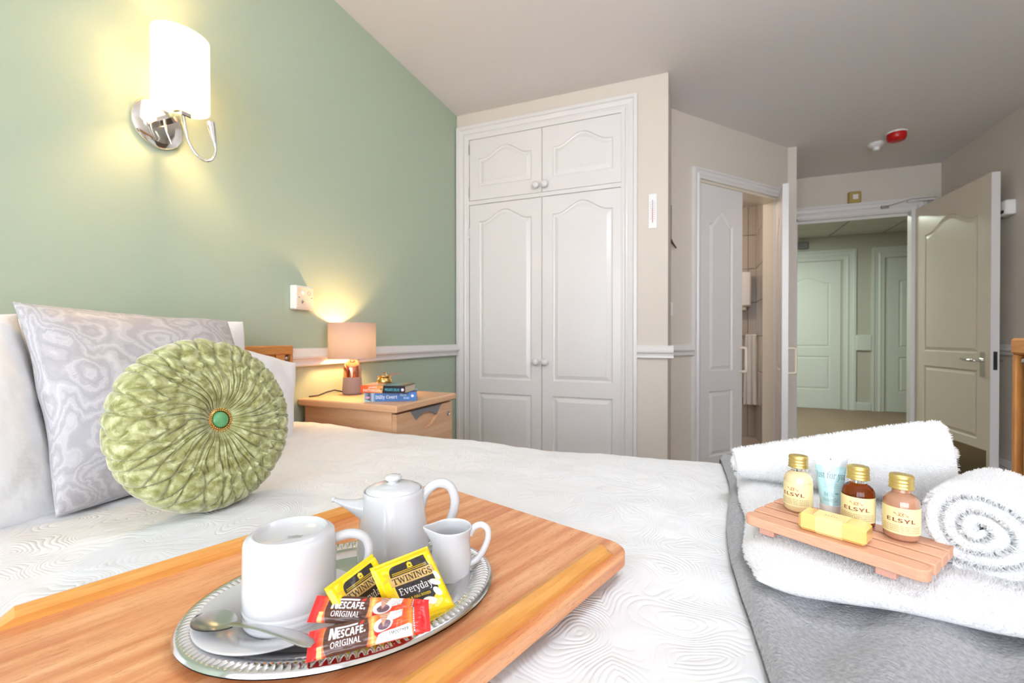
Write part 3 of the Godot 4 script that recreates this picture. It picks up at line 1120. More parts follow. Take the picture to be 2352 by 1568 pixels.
func pile(on: MeshInstance3D, count: int, tall: float, seed_: int, keep = null) -> void:
	# terry loops standing on a towel: tiny blades on its own triangles
	var rng := RandomNumberGenerator.new()
	rng.seed = seed_
	var a := (on.mesh as ArrayMesh).surface_get_arrays(0)
	var vs: PackedVector3Array = a[Mesh.ARRAY_VERTEX]
	var ns: PackedVector3Array = a[Mesh.ARRAY_NORMAL]
	var ii: PackedInt32Array = a[Mesh.ARRAY_INDEX]
	var cum := PackedFloat32Array()
	var sum := 0.0
	for k in range(0, ii.size(), 3):
		var p := vs[ii[k]]
		var ok: bool = keep == null or keep.call(p, ns[ii[k]])
		sum += (vs[ii[k + 1]] - p).cross(vs[ii[k + 2]] - p).length() if ok else 0.0
		cum.append(sum)
	var blade := MB.new()
	for k in 3:
		var ang := TAU * k / 3.0
		var d := Vector3(cos(ang), 0, sin(ang))
		var s := Vector3(-sin(ang), 0, cos(ang)) * 0.16
		blade.tri(d * 0.1 - s, d * 0.1 + s, d * 0.45 + Vector3.UP * 1.0 + s * 0.3)
		blade.tri(d * 0.1 - s, d * 0.45 + Vector3.UP * 1.0 + s * 0.3, d * 0.45 + Vector3.UP - s * 0.3)
	var mm := MultiMesh.new()
	mm.transform_format = MultiMesh.TRANSFORM_3D
	mm.mesh = blade.mesh()
	mm.instance_count = count
	for k in count:
		var t := cum.bsearch(rng.randf() * sum)
		t = mini(t, cum.size() - 1)
		var r1 := rng.randf()
		var r2 := rng.randf()
		if r1 + r2 > 1.0:
			r1 = 1.0 - r1
			r2 = 1.0 - r2
		var i0 := ii[t * 3]
		var i1 := ii[t * 3 + 1]
		var i2 := ii[t * 3 + 2]
		var p := vs[i0] + (vs[i1] - vs[i0]) * r1 + (vs[i2] - vs[i0]) * r2
		var up := (ns[i0] + Vector3(rng.randf_range(-0.45, 0.45), rng.randf_range(-0.45, 0.45), rng.randf_range(-0.45, 0.45))).normalized()
		var sx := up.cross(Vector3(0.31, 0.2, 0.93)).normalized().rotated(up, rng.randf() * TAU)
		var l := tall * rng.randf_range(0.6, 1.3)
		mm.set_instance_transform(k, Transform3D(Basis(sx * l * 0.9, up * l, sx.cross(up) * l * 0.9), p - ns[i0] * 0.0005))
	var o := MultiMeshInstance3D.new()
	o.name = "terry_pile"
	o.multimesh = mm
	o.material_override = M.terry_pile
	o.set_meta("kind", "stuff")
	on.add_child(o)


func bed() -> void:
	fnl.seed = 5
	fnl.frequency = 0.03
	fnl.fractal_octaves = 2
	var zf := -1.2
	var zn := 0.16
	var b := thing("bed", "wooden bed with a steel rod in the end posts of its headboard and footboard", "bed", Vector3(0, 0, 0))
	for k in 2:
		var e := Node3D.new()
		e.name = ["headboard", "footboard"][k]
		b.add_child(e)
		# built along z: local x of the boards is the world's z, so the grain follows the length
		e.position = Vector3([0.025, 1.975][k], 0, 0)
		e.rotation_degrees.y = -90
		var top: float = [0.936, 0.961][k]
		part(boxes([[Vector3(zf, top - 0.032, -0.02), Vector3(zn, top, 0.02)]], 0.004), "top_rail", M.bed_wood, e)
		part(boxes([[Vector3(zf + 0.07, 0.25, -0.008), Vector3(zn - 0.07, top - 0.032, 0.008)]]), "panel", M.bed_wood, e)
		for q in 2:
			var x0: float = [zf, zn - 0.07][q]
			var upright := MB.new()
			# posts are two strips with a slot between them; grain upright
			var rotm := Transform3D(Basis(Vector3.BACK, PI / 2), Vector3.ZERO)
			var strips := [[x0, x0 + 0.012], [x0 + 0.034, x0 + 0.07]] if q == 0 else [[x0 + 0.058, x0 + 0.07], [x0, x0 + 0.036]]
			for st in strips:
				upright.T = rotm.affine_inverse()
				upright.box(Vector3(st[0], 0.06, -0.017), Vector3(st[1], top - 0.032, 0.017), 0.002)
			upright.T = rotm.affine_inverse()
			var zs: float = [0.013, -0.013][k]
			upright.box(Vector3(x0 + 0.01, 0.06, zs - 0.002), Vector3(x0 + 0.06, top - 0.032, zs + 0.002))
			var po := part(upright, "post", M.bed_wood, e)
			po.transform = rotm
			var rod := MB.new()
			var xr: float = x0 + (0.023 if q == 0 else 0.047)
			rod.tube([Vector3(xr, 0.2, 0.0), Vector3(xr, top - 0.05, 0.0)], 0.0045, 10)
			part(rod, "rod", M.dark_rod, e)
			rod = MB.new()
			rod.sphere(Vector3(xr, top - 0.045, [-0.006, 0.006][k]), 0.0085)
			part(rod, "rod_end", M.steel, e)
	part(boxes([[Vector3(0.05, 0.3, zf + 0.05), Vector3(1.95, 0.44, zn - 0.05)]], 0.01), "base", M.bed_wood, b)
	part(boxes([[Vector3(0.06, 0.44, zf + 0.045), Vector3(1.94, BED - 0.03, zn - 0.045)]], 0.03), "mattress", M.linen, b)
	part(boxes([[Vector3(0.05, 0.46, zf - 0.01), Vector3(1.95, 0.645, zf + 0.015)]], 0.003), "side_rail", M.bed_wood, b)
	# bedspread: top, rounded edge and the fall on both long sides
	var sp := MB.new()
	var L := 1.74
	sp.grid(230, 210, func(s: float, t: float):
		var x: float = 0.06 + 1.86 * s
		var w := -0.32 + 2.02 * t   # arc across the bed: fall, top, fall
		var flat := zn - zf + 0.06
		var z := 0.0
		var y := 0.0
		var r := 0.045
		if w < 0.0:
			z = zn + 0.03 + 0.006 * sin(x * 21.0) * (-w / 0.3)
			y = bed_y(x, zn) - r + w
		elif w > flat:
			z = zf - 0.03 - 0.006 * sin(x * 19.0) * ((w - flat) / 0.3)
			y = bed_y(x, zf) - r - (w - flat)
		else:
			z = zn + 0.03 - w
			var edge := minf(w, flat - w)
			y = bed_y(x, z) - (r - sqrt(maxf(0.0, r * r - pow(maxf(0.0, r - edge), 2.0))))
		return Vector3(x, y, z), false, Vector2(1.0, 1.0))
	single(sp, "bedspread", M.bedspread, "white quilted bedspread covering the bed", "bedspread")


func pillows() -> void:
	# each lies in its own xy plane and looks along z; turned to look to +x and leant back
	var specs := [
		["pillow", 0.70, 0.355, 0.12, Vector3(0.112, 0.830, -0.615), 5.0, 0.5, "white pillow upright against the headboard behind the grey cushion", 1.0],
		["pillow", 0.57, 0.32, 0.12, Vector3(0.180, 0.802, -0.785), 14.0, -15.0, "white pillow with a drooping corner beside the bedside lamp", 4.0],
		["pillow", 0.66, 0.40, 0.16, Vector3(0.25, 0.815, -0.125), 26.0, 2.0, "plump white pillow leaning in front of the headboard, beside the grey cushion", 7.0],
	]
	for a in specs:
		var mb := pillow_mesh(a[1], a[2], a[3], 2.6, 0.5, 60, 44, 0.02, 0.010, a[8])
		var o := single(mb, a[0], M.linen, a[7], "pillow", a[4], 0, "white pillows at the headboard")
		o.basis = Basis(Vector3.BACK, deg_to_rad(a[5])) * Basis(Vector3.UP, PI / 2) * Basis(Vector3.BACK, deg_to_rad(a[6]))
	var g := pillow_mesh(0.41, 0.415, 0.12, 2.4, 0.5, 60, 60, 0.05, 0.007, 11.0)
	var go := single(g, "cushion", M.jacquard, "square silver grey cushion with a swirling woven pattern", "cushion", Vector3(0.290, 0.836, -0.625), 0, "")
	go.basis = Basis(Vector3.BACK, deg_to_rad(27.0)) * Basis(Vector3.UP, PI / 2) * Basis(Vector3.BACK, deg_to_rad(-3.0))
	green_cushion()


func green_cushion() -> void:
	var c := thing("round_cushion", "round green crushed velvet cushion with pleats and a jewelled button", "cushion", Vector3(0.557, 0.809, -0.546))
	# local z is the way it faces
	c.basis = Basis(Vector3.BACK, 0.226) * Basis(Vector3.UP, PI / 2)
	var R := 0.153
	var B := 0.05
	var mb := MB.new()
	var fold := func(w: float) -> float:
		# a puffed pleat that laps over the next one: sharp crease, slanting back
		var f := w - floorf(w)
		var d := minf(f, 1.0 - f)
		return (1.0 - exp(-d / 0.09)) * 0.75 + 0.3 * f * (1.0 - exp(-(1.0 - f) / 0.05))
	mb.grid(540, 110, func(s: float, t: float):
		var th: float = TAU * s
		# t 0..0.46 the front from the button outwards, 0.46..0.72 the rim, then the back
		var r := 0.0
		var z := 0.0
		var nr := 0.0
		var nzz := 1.0
		var rim := 0.0
		var ro := R - 0.042
		if t < 0.46:
			var k: float = t / 0.46
			r = k * ro
			z = B * (0.62 + 0.38 * sqrt(maxf(0.0, 1.0 - pow(k, 2.4) * 0.55))) - 0.020 * exp(-pow(r / 0.032, 2.0))
			rim = smoothstep(0.75, 1.0, k)
		elif t < 0.74:
			var k: float = (t - 0.46) / 0.28
			var al: float = PI / 2.0 - PI * k
			var zt: float = B * (0.62 + 0.38 * sqrt(0.45))
			r = ro + 0.040 * pow(maxf(0.0, cos(al)), 0.8)
			z = zt * sin(al)
			nr = cos(al)
			nzz = sin(al)
			rim = 1.0
		else:
			var k: float = 1.0 - (t - 0.74) / 0.26
			r = k * ro
			z = -B * (0.62 + 0.38 * sqrt(maxf(0.0, 1.0 - pow(k, 2.4) * 0.55))) + 0.02 * exp(-pow(r / 0.032, 2.0))
			nzz = -1.0
			rim = smoothstep(0.75, 1.0, k)
		var w := th / TAU + 0.007 * sin(th * 5.0 + 1.0) + 0.005 * sin(th * 11.0) + 0.003 * sin(th * 23.0 + 2.0)
		var swirl := 0.018 * sin(r * 38.0) + 0.003 * nz(cos(th) * r * 6.0, sin(th) * r * 6.0, 2.0)
		var fr := 30.0 * (w + swirl)
		var pl: float = fold.call(fr) * 0.75 + 0.25 * fold.call(fr * 2.0 + 0.3 * sin(th * 3.0))
		var amp := 0.0085 * smoothstep(0.006, 0.05, r)
		# rim: slanting folds, crossed by others near the front, with a ring of knots where the pleats end
		var q := clampf((t - 0.36) / 0.42, 0.0, 1.0)
		var d1: float = fold.call(30.0 * w + 2.3 * q)
		var d2: float = fold.call(30.0 * w - 2.3 * q + 0.25)
		var lat := lerpf(minf(d1, d2), d1, smoothstep(0.36, 0.56, q))
		var knot := exp(-pow((q - 0.13) / 0.06, 2.0)) * pow(absf(cos(PI * (30.0 * w + 0.15))), 6.0)
		var h := lerpf(pl * amp, lat * 0.0085 + knot * 0.012, rim) - 0.005
		h += 0.0012 * nz(cos(th) * r * 5.0, sin(th) * r * 5.0, z * 5.0 + 7.0)
		return Vector3(cos(th) * (r + nr * h), sin(th) * (r + nr * h), z + nzz * h), false)
	part(mb, "cover", M.velvet, c)
	var zb := B - 0.022
	mb = MB.new()
	mb.T = Transform3D(Basis(Vector3.RIGHT, PI / 2), Vector3(0, 0, zb))
	mb.lathe([Vector2(0, 0), Vector2(0.0205, 0.0), Vector2(0.0215, 0.003), Vector2(0.019, 0.006), Vector2(0.0155, 0.006), Vector2(0.015, 0.003), Vector2(0, 0.003)], 36)
	for k in 28:
		var a := TAU * k / 28.0
		mb.sphere(Vector3(cos(a) * 0.0203, 0.005, sin(a) * 0.0203), 0.0021, 8, 5)
		mb.sphere(Vector3(cos(a + 0.11) * 0.0168, 0.0068, sin(a + 0.11) * 0.0168), 0.0016, 7, 4)
	part(mb, "button_setting", M.gold, c, "gold beaded setting")
	mb = MB.new()
	mb.T = Transform3D(Basis(Vector3.RIGHT, PI / 2), Vector3(0, 0, zb + 0.0034))
	mb.lathe([Vector2(0, 0), Vector2(0.0148, 0), Vector2(0.0148, 0.002), Vector2(0.0126, 0.005), Vector2(0.008, 0.0075), Vector2(0, 0.0085)], 28)
	part(mb, "button_gem", M.green_gem, c, "pale green glass gem")


func throw_and_towels() -> void:
	# grey fleece throw laid across the foot of the bed
	var th := MB.new()
	var x0 := 1.438
	var x1 := 1.905
	var f := func(s: float, t: float, up: bool):
		var z := lerpf(0.13, -1.20, t)
		var left := x0 + 0.018 * sin(z * 3.4 + 0.6) + 0.006 * sin(z * 11.0) - 0.01 * smoothstep(-0.9, -1.25, z)
		var x := lerpf(left, x1, s)
		var y := bed_y(x, z) + 0.002
		var fold := 0.016 * pow(maxf(0.0, 1.0 - absf(s - 0.02) / 0.06), 0.5)
		var wr := 0.007 * sin((x + z * 0.55) * 46.0 + 2.0 * nz(x, z, 1.0)) + 0.004 * nz(x * 2.0, z * 2.0, 4.0)
		if up:
			y += 0.013 * pow(maxf(0.0, 1.0 - pow(absf(s * 2.0 - 1.0), 30.0)), 0.5) + fold * 0.5 + maxf(-0.005, wr) * smoothstep(0.0, 0.12, s)
		return Vector3(x, y, z)
	th.grid(90, 220, func(s: float, t: float): return f.call(s, t, true), false)
	th.grid(20, 110, func(s: float, t: float): return f.call(s, t, false), true)
	# its fall over the far side of the bed
	th.grid(60, 24, func(s: float, t: float):
		var p: Vector3 = f.call(s, 1.0, true)
		var a: float = minf(t * 4.0, 1.0) * PI / 2.0
		return p + Vector3(0, -0.05 * (1.0 - cos(a)) - maxf(0.0, t - 0.25) * 0.4, -0.05 * sin(a) - 0.006 * sin(p.x * 40.0) * t), false)
	single(th, "throw_blanket", M.fleece, "soft grey fleece throw across the foot of the bed", "blanket")
	# folded bath towel lying flat under the wooden rack
	var yb := BED + 0.0115
	var tw := MB.new()
	for side in [1.0, -1.0]:
		tw.grid(90, 90, func(a: float, b: float):
			var s := sin((a - 0.5) * PI)
			var u := sin((b - 0.5) * PI)
			var fm := pow(maxf(0.0, (1.0 - pow(absf(s), 9.0)) * (1.0 - pow(absf(u), 9.0))), 0.5)
			var x := s * 0.228
			var z := u * 0.232
			var y: float = 0.02 + side * 0.02 * fm + 0.004 * nz(x * 2.0, z * 2.0, 1.0) * fm
			return Vector3(x + 0.01 * nz(z * 2.0, 3.0), maxf(y, 0.001), z + 0.01 * nz(x * 2.0, 5.0)), side > 0.0)
	var towel := single(tw, "bath_towel", M.terry, "thick white bath towel folded flat under the wooden soap rack", "towel", Vector3(1.672, yb, -0.796), -3.0)
	pile(towel, 60000, 0.0034, 3, func(p, n): return n.y > -0.3)
	# smooth woven border of the towel, a second layer whose edge shows under the rack
	var hm := MB.new()
	for side in [1.0, -1.0]:
		hm.grid(60, 16, func(a: float, b: float):
			var s: float = a - 0.5
			var u := sin((b - 0.5) * PI)
			return Vector3(s * 0.40, 0.0045 + side * 0.004 * pow(maxf(0.0, 1.0 - pow(absf(u), 6.0)), 0.5) + 0.003 * nz(s * 1.5, 2.0, u), u * 0.045 + 0.008 * sin(s * 9.0)), side > 0.0)
	var hem := part(hm, "woven_border", M.towel_hem, towel)
	hem.position = Vector3(0.02, 0.037, 0.118)
	hem.rotation_degrees.y = -14
	# rolled towels
	roll("rolled_towel", "white towel rolled into a long bundle behind the toiletries", Vector3(1.442, 0.0, -0.93), Vector3(1.722, 0.0, -0.868), 0.031, 0.078, BED + 0.046, 5, 30000)
	roll("rolled_towel", "white towel rolled up with its spiral end showing beside the wooden rack", Vector3(1.652, 0.0, -0.634), Vector3(1.724, 0.0, -0.737), 0.0605, 0.058, BED + 0.041, 6, 30000)


func roll(called: String, label: String, p0: Vector3, p1: Vector3, r0: float, r1: float, y0: float, seed_: int, count: int) -> void:
	# a towel wound in a spiral; the ends of the layers bulge
	var ax := (p1 - p0)
	var L := ax.length()
	ax = ax.normalized()
	var side := Vector3.UP.cross(ax).normalized()
	var mb := MB.new()
	var turns := 3.4
	var hw := 0.0
	mb.grid(230, 22, func(s: float, t: float):
		var a: float = s * turns * TAU
		var k := float(s)
		var frac := 0.10 + 0.90 * k
		# rounded strip: radial thickness and axial length
		var c: float = t * TAU
		var thick := 0.5 * 0.9 / turns * 0.86
		var rc := cos(c)
		var rs := sin(c)
		var axial := 0.5 + 0.5 * signf(rs) * pow(absf(rs), 0.18)
		var rad := frac - thick + thick * signf(rc) * pow(absf(rc), 0.6)
		axial = clampf(axial, 0.0, 1.0) * (1.0 - 0.02 * sin(a * 0.7)) + 0.02 * sin(a * 1.3 + 1.0)
		var rr := lerpf(r0, r1, axial) * rad
		rr *= 1.0 + 0.03 * sin(a * 3.0 + seed_)
		var cy := lerpf(r0, r1, axial)
		var out := side * cos(a + 2.6) + Vector3.UP * sin(a + 2.6) * 0.94
		var p := ax * (axial * L) + Vector3.UP * (cy * 0.94) + out * rr
		return p + Vector3.UP * 0.003 * nz(p.x * 3.0, p.y * 3.0, p.z * 3.0), false)
	var o := single(mb, called, M.terry, label, "towel", Vector3(p0.x, y0, p0.z), 0, "rolled white towels at the foot of the bed")
	pile(o, count, 0.0036, seed_)


# ---------------------------------------------------------------- wall and bedside things
func wall_lamp() -> void:
	var w := thing("wall_lamp", "chrome wall lamp with a glowing white fabric shade and a bendy reading arm", "wall lamp", Vector3(0, 1.547, -0.785))
	var mb := MB.new()
	mb.T = Transform3D(Basis(Vector3.BACK, -PI / 2), Vector3.ZERO)
	mb.lathe([Vector2(0.0, 0.0), Vector2(0.064, 0.0), Vector2(0.066, 0.006), Vector2(0.062, 0.013), Vector2(0.03, 0.017), Vector2(0.0, 0.018)], 48)
	part(mb, "wall_plate", M.chrome, w)
	part(boxes([[Vector3(0.012, 0.0, -0.013), Vector3(0.125, 0.012, 0.013)]], 0.0015), "arm", M.chrome, w)
	mb = MB.new()
	mb.T = Transform3D(Basis.IDENTITY, Vector3(0.105, 0.012, 0))
	mb.lathe([Vector2(0, 0), Vector2(0.019, 0), Vector2(0.019, 0.006), Vector2(0.013, 0.008), Vector2(0.013, 0.055), Vector2(0.0, 0.055)], 20)
	part(mb, "lamp_holder", M.chrome, w)
	# reading arm: bendy neck with a small torch head
	mb = MB.new()
	mb.tube(ear([Vector3(0.118, 0.0, 0.004), Vector3(0.12, -0.03, 0.0), Vector3(0.121, -0.06, -0.006), Vector3(0.128, -0.09, -0.02), Vector3(0.135, -0.103, -0.038), Vector3(0.14, -0.096, -0.056), Vector3(0.143, -0.07, -0.064), Vector3(0.143, -0.045, -0.062)]), 0.0036, 10)
	part(mb, "bendy_neck", M.chrome, w)
	mb = MB.new()
	mb.tube([Vector3(0.143, -0.048, -0.062), Vector3(0.142, -0.035, -0.06), Vector3(0.141, -0.012, -0.056), Vector3(0.14, 0.006, -0.053)], [0.004, 0.0065, 0.0095, 0.0105], 14)
	part(mb, "reading_head", M.chrome, w)
	mb = MB.new()
	mb.tube([Vector3(0.05, 0.0, 0.01), Vector3(0.052, -0.03, 0.006), Vector3(0.056, -0.06, -0.004)], [0.004, 0.0025, 0.002], 8)
	part(mb, "switch_cord", M.chrome, w)
	# shade, an oval drum open above and below
	mb = MB.new()
	var oval := func(r: float, y: float, a: float) -> Vector3: return Vector3(0.103 + cos(a) * r * 0.9, y, sin(a) * r)
	mb.grid(56, 1, func(s: float, t: float): return oval.call(0.066, lerpf(0.028, 0.214, t), TAU * s), true)
	mb.grid(56, 1, func(s: float, t: float): return oval.call(0.0645, lerpf(0.028, 0.214, t), TAU * s), false)
	mb.grid(56, 1, func(s: float, t: float): return oval.call(lerpf(0.0645, 0.066, t), 0.028, TAU * s), false)
	mb.grid(56, 1, func(s: float, t: float): return oval.call(lerpf(0.0645, 0.066, t), 0.214, TAU * s), true)
	part(mb, "shade", M.white_shade, w)
	bulb(w, Vector3(0.105, 0.10, 0), WALL_LAMP, 0.022)


func added_pendant() -> void:
	# added lamp out of view, evens the light over the bed: an opal globe on a flex
	var p := thing("added_pendant_lamp", "added unseen opal globe hanging over the bed to even out the light", "added fill lamp", Vector3(1.75, CEIL, -0.85))
	var mb := MB.new()
	mb.lathe([Vector2(0.0, -0.03), Vector2(0.02, -0.03), Vector2(0.05, -0.012), Vector2(0.052, 0.0)], 28)
	part(mb, "ceiling_rose", M.plastic_white, p)
	mb = MB.new()
	mb.tube([Vector3(0, -0.02, 0), Vector3(0, -0.28, 0)], 0.004, 8)
	part(mb, "flex", M.plastic_white, p)
	mb = MB.new()
	mb.sphere(Vector3(0, -0.41, 0), 0.15, 40, 24)
	var m := mat("added_globe_glow", rgb8(250, 250, 250), 0.3)
	m.emission_enabled = true
	m.emission = rgb8(244, 248, 255)
	m.emission_energy_multiplier = 1.0
	part(mb, "globe", m, p)
	lamp_light(p, Vector3(0, -0.41, 0), rgb8(234, 241, 255), ADDED_PENDANT, 0.15)


func bulb(parent: Node, at: Vector3, e: float, r: float) -> void:
	var mb := MB.new()
	mb.sphere(at, r, 16, 10)
	var m := mat("bulb_glow", rgb8(255, 240, 214), 0.5)
	m.emission_enabled = true
	m.emission = rgb8(255, 214, 150)
	m.emission_energy_multiplier = 6.0
	part(mb, "bulb", m, parent)
	lamp_light(parent, at, rgb8(255, 206, 138), e, r)


func call_panel() -> void:
	var c := thing("call_panel", "square white nurse call unit with buttons on the green wall", "call button", Vector3(0, 1.068, -1.309))
	part(boxes([[Vector3(0, 0, 0), Vector3(0.028, 0.088, 0.088)]], 0.004), "housing", M.plastic_white, c)
	part(boxes([[Vector3(0.028, 0.005, 0.005), Vector3(0.031, 0.083, 0.083)]], 0.002), "face_plate", M.plastic_cream, c)
	for a in [[0.062, 0.055, M.plastic_white, 0.008, "button"], [0.028, 0.057, M.chrome, 0.007, "socket"]]:
		var mb := MB.new()
		mb.T = Transform3D(Basis(Vector3.BACK, -PI / 2), Vector3(0.031, a[0], a[1]))
		mb.lathe([Vector2(0, 0), Vector2(a[3], 0), Vector2(a[3], 0.002), Vector2(a[3] * 0.6, 0.004), Vector2(0, 0.004)], 18)
		part(mb, a[4], a[2], c)
	var ring := MB.new()
	var pts: Array = []
	for k in 24:
		pts.append(Vector3(0.0312, 0.061 + 0.007 * cos(TAU * k / 24), 0.026 + 0.007 * sin(TAU * k / 24)))
	ring.tube(pts, 0.0006, 5, true)
	part(ring, "ring_mark", M.plastic_grey, c)
	for z in [0.014, 0.072]:
		var mb := MB.new()
		mb.sphere(Vector3(0.031, 0.044, z), 0.0022, 8, 6)
		part(mb, "screw", M.plastic_grey, c)


func nightstand() -> void:
	var h := 0.735
	# local x along the near side away from the wall, the drawer looks along +x
	var n := thing("nightstand", "beech bedside cabinet with a scooped drawer handle", "bedside table", Vector3(0.004, 0, -1.455), -1.4)
	part(boxes([[Vector3(0.0, h - 0.025, -0.199), Vector3(0.452, h, 0.199)]], 0.004), "top", M.nightstand_wood, n)
	part(boxes([[Vector3(0.02, 0.03, 0.165), Vector3(0.42, h - 0.025, 0.183)], [Vector3(0.02, 0.03, -0.183), Vector3(0.42, h - 0.025, -0.165)], [Vector3(0.02, 0.03, -0.165), Vector3(0.03, h - 0.025, 0.165)], [Vector3(0.03, 0.03, -0.165), Vector3(0.42, 0.05, 0.165)]], 0.001), "body", M.nightstand_wood, n)
	for k in 3:
		var y1 := h - 0.033 - 0.222 * k
		var y0 := y1 - 0.217
		var d := Node3D.new()
		d.name = "drawer"
		n.add_child(d, true)
		# drawer front with a half round scoop cut from its top edge
		var ring0: Array = []
		var ring1: Array = []
		var pts: Array = [Vector2(-0.181, y0), Vector2(0.181, y0), Vector2(0.181, y1)]
		for q in 17:
			var t := q / 16.0
			pts.append(Vector2(lerpf(0.105, -0.105, t), y1 - 0.075 * sin(PI * t)))
		pts.append(Vector2(-0.181, y1))
		var fm := MB.new()
		# local x of the mesh is the world's -z so that the grain lies level
		for p in pts:
			ring0.append(Vector3(p.x, p.y, 0.0))
			ring1.append(Vector3(p.x, p.y, 0.019))
		fm.loft([ring0, ring1])
		var fo := part(fm, "front", M.nightstand_wood, d)
		fo.rotation_degrees.y = 90
		fo.position = Vector3(0.421, 0, 0.0)
		part(boxes([[Vector3(0.05, y0 + 0.01, -0.155), Vector3(0.419, y1 - 0.09, 0.155)]]), "box", M.nightstand_wood, d)
		# recessed wood inside the scoop, with a grey plastic grip along its top
		var lo: Array = []
		var hi: Array = []
		for q in 17:
			var p := Vector2(lerpf(0.104, -0.104, q / 16.0), y1 - 0.0745 * sin(PI * q / 16.0) - 0.0005)
			lo.append(Vector3(p.x, p.y, 0.0))
			hi.append(Vector3(p.x, p.y, 0.008))
		lo.reverse()
		hi.reverse()
		var rm := MB.new()
		rm.loft([lo, hi])
		var ro := part(rm, "scoop", M.nightstand_wood, d)
		ro.rotation_degrees.y = 90
		ro.position = Vector3(0.421, 0, 0.0)
		lo = []
		hi = []
		for q in 13:
			var p := Vector2(lerpf(-0.084, 0.084, q / 12.0), y1 - 0.046 + 0.03 * sin(PI * q / 12.0))
			lo.append(Vector3(p.x, p.y, 0.008))
			hi.append(Vector3(p.x, p.y, 0.016))
		for p in [Vector2(0.099, y1 - 0.012), Vector2(0.103, y1 - 0.001), Vector2(-0.103, y1 - 0.001), Vector2(-0.099, y1 - 0.012)]:
			lo.append(Vector3(p.x, p.y, 0.008))
			hi.append(Vector3(p.x, p.y, 0.016))
		var gm := MB.new()
		gm.loft([lo, hi])
		var go := part(gm, "grip", M.plastic_grey, d)
		go.rotation_degrees.y = 90
		go.position = Vector3(0.421, 0, 0.0)
		if k == 0:
			var lock := MB.new()
			lock.T = Transform3D(Basis(Vector3.BACK, -PI / 2), Vector3(0.440, y1 - 0.045, -0.15))
			lock.lathe([Vector2(0, 0), Vector2(0.0095, 0), Vector2(0.0095, 0.003), Vector2(0.007, 0.004), Vector2(0.006, 0.002), Vector2(0, 0.002)], 18)
			part(lock, "lock", M.steel, d)


func table_lamp() -> void:
	var t := thing("table_lamp", "small table lamp with a mauve drum shade, copper neck and grey base", "table lamp", Vector3(0.09, 0.7352, -1.446))
	var mb := MB.new()
	mb.lathe([Vector2(0, 0), Vector2(0.034, 0), Vector2(0.038, 0.003), Vector2(0.0395, 0.01), Vector2(0.0355, 0.07), Vector2(0.0335, 0.0705)], 36)
	part(mb, "base", M.lamp_grey, t)
	mb = MB.new()
	mb.lathe([Vector2(0.0345, 0.07), Vector2(0.0345, 0.09), Vector2(0.033, 0.106), Vector2(0.029, 0.122), Vector2(0.022, 0.134), Vector2(0.012, 0.141), Vector2(0.0, 0.142)], 36)
	part(mb, "neck", M.copper, t, "polished copper dome")
	mb = MB.new()
	mb.lathe([Vector2(0.012, 0.14), Vector2(0.012, 0.185), Vector2(0, 0.185)], 16)
	part(mb, "lamp_holder", M.plastic_white, t)
	mb = MB.new()
	for f in [[0.092, true], [0.0908, false]]:
		mb.grid(60, 1, func(s: float, u: float): return Vector3(cos(TAU * s) * f[0], lerpf(0.145, 0.288, u), sin(TAU * s) * f[0]), f[1])
	for f in [[0.145, false], [0.288, true]]:
		mb.grid(60, 1, func(s: float, u: float): return Vector3(cos(TAU * s) * lerpf(0.0908, 0.092, u), f[0], sin(TAU * s) * lerpf(0.0908, 0.092, u)), f[1])
	part(mb, "shade", M.mauve_shade, t)
	mb = MB.new()
	for k in 3:
		var a := TAU * k / 3.0
		mb.tube([Vector3(0, 0.18, 0), Vector3(cos(a) * 0.091, 0.19, sin(a) * 0.091)], 0.0012, 6)
	part(mb, "shade_carrier", M.steel, t)
	mb = MB.new()
	mb.tube([Vector3(-0.02, 0.012, 0.03), Vector3(-0.045, 0.02, 0.05), Vector3(-0.06, 0.014, 0.075), Vector3(-0.07, 0.004, 0.11), Vector3(-0.085, 0.003, 0.14)], 0.0028, 8)
	part(mb, "flex", M.black, t)
	bulb(t, Vector3(0, 0.215, 0), TABLE_LAMP, 0.02)


func book(called: String, label: String, at: Vector3, turn: float, sz: Vector3, cover: Material, spine: Material, back: Material) -> void:
	# spine looks along local +z, tail of the book along +x; lies flat
	var b := thing(called, label, "book", at, turn, "paperbacks on the bedside cabinet")
	part(boxes([[Vector3(-sz.x / 2 + 0.002, 0.0012, -sz.z + 0.002), Vector3(sz.x / 2 - 0.002, sz.y - 0.0012, -0.002)]]), "pages", M.page, b)
	var mb := MB.new()
	mb.box(Vector3(-sz.x / 2, sz.y - 0.0012, -sz.z), Vector3(sz.x / 2, sz.y - 0.0002, 0.0))
	part(mb, "back_board", back, b)
	mb = MB.new()
	mb.quad_uv(Vector3(-sz.x / 2, sz.y, 0), Vector3(sz.x / 2, sz.y, 0), Vector3(sz.x / 2, sz.y, -sz.z), Vector3(-sz.x / 2, sz.y, -sz.z))
	part(mb, "front_cover", cover, b)
	part(boxes([[Vector3(-sz.x / 2, 0, -sz.z), Vector3(sz.x / 2, 0.0012, 0.0)]]), "under_cover", back, b)
	mb = MB.new()
	mb.quad_uv(Vector3(-sz.x / 2, 0, 0.0005), Vector3(sz.x / 2, 0, 0.0005), Vector3(sz.x / 2, sz.y, 0.0005), Vector3(-sz.x / 2, sz.y, 0.0005))
	mb.box(Vector3(-sz.x / 2, 0.0002, -0.0016), Vector3(sz.x / 2, sz.y - 0.0002, 0.0))
	part(mb, "spine", spine, b)


func printed(called: String, t: Texture2D, rough := 0.35) -> StandardMaterial3D:
	var m := mat(called, Color.WHITE, rough)
	m.albedo_texture = t
	return m


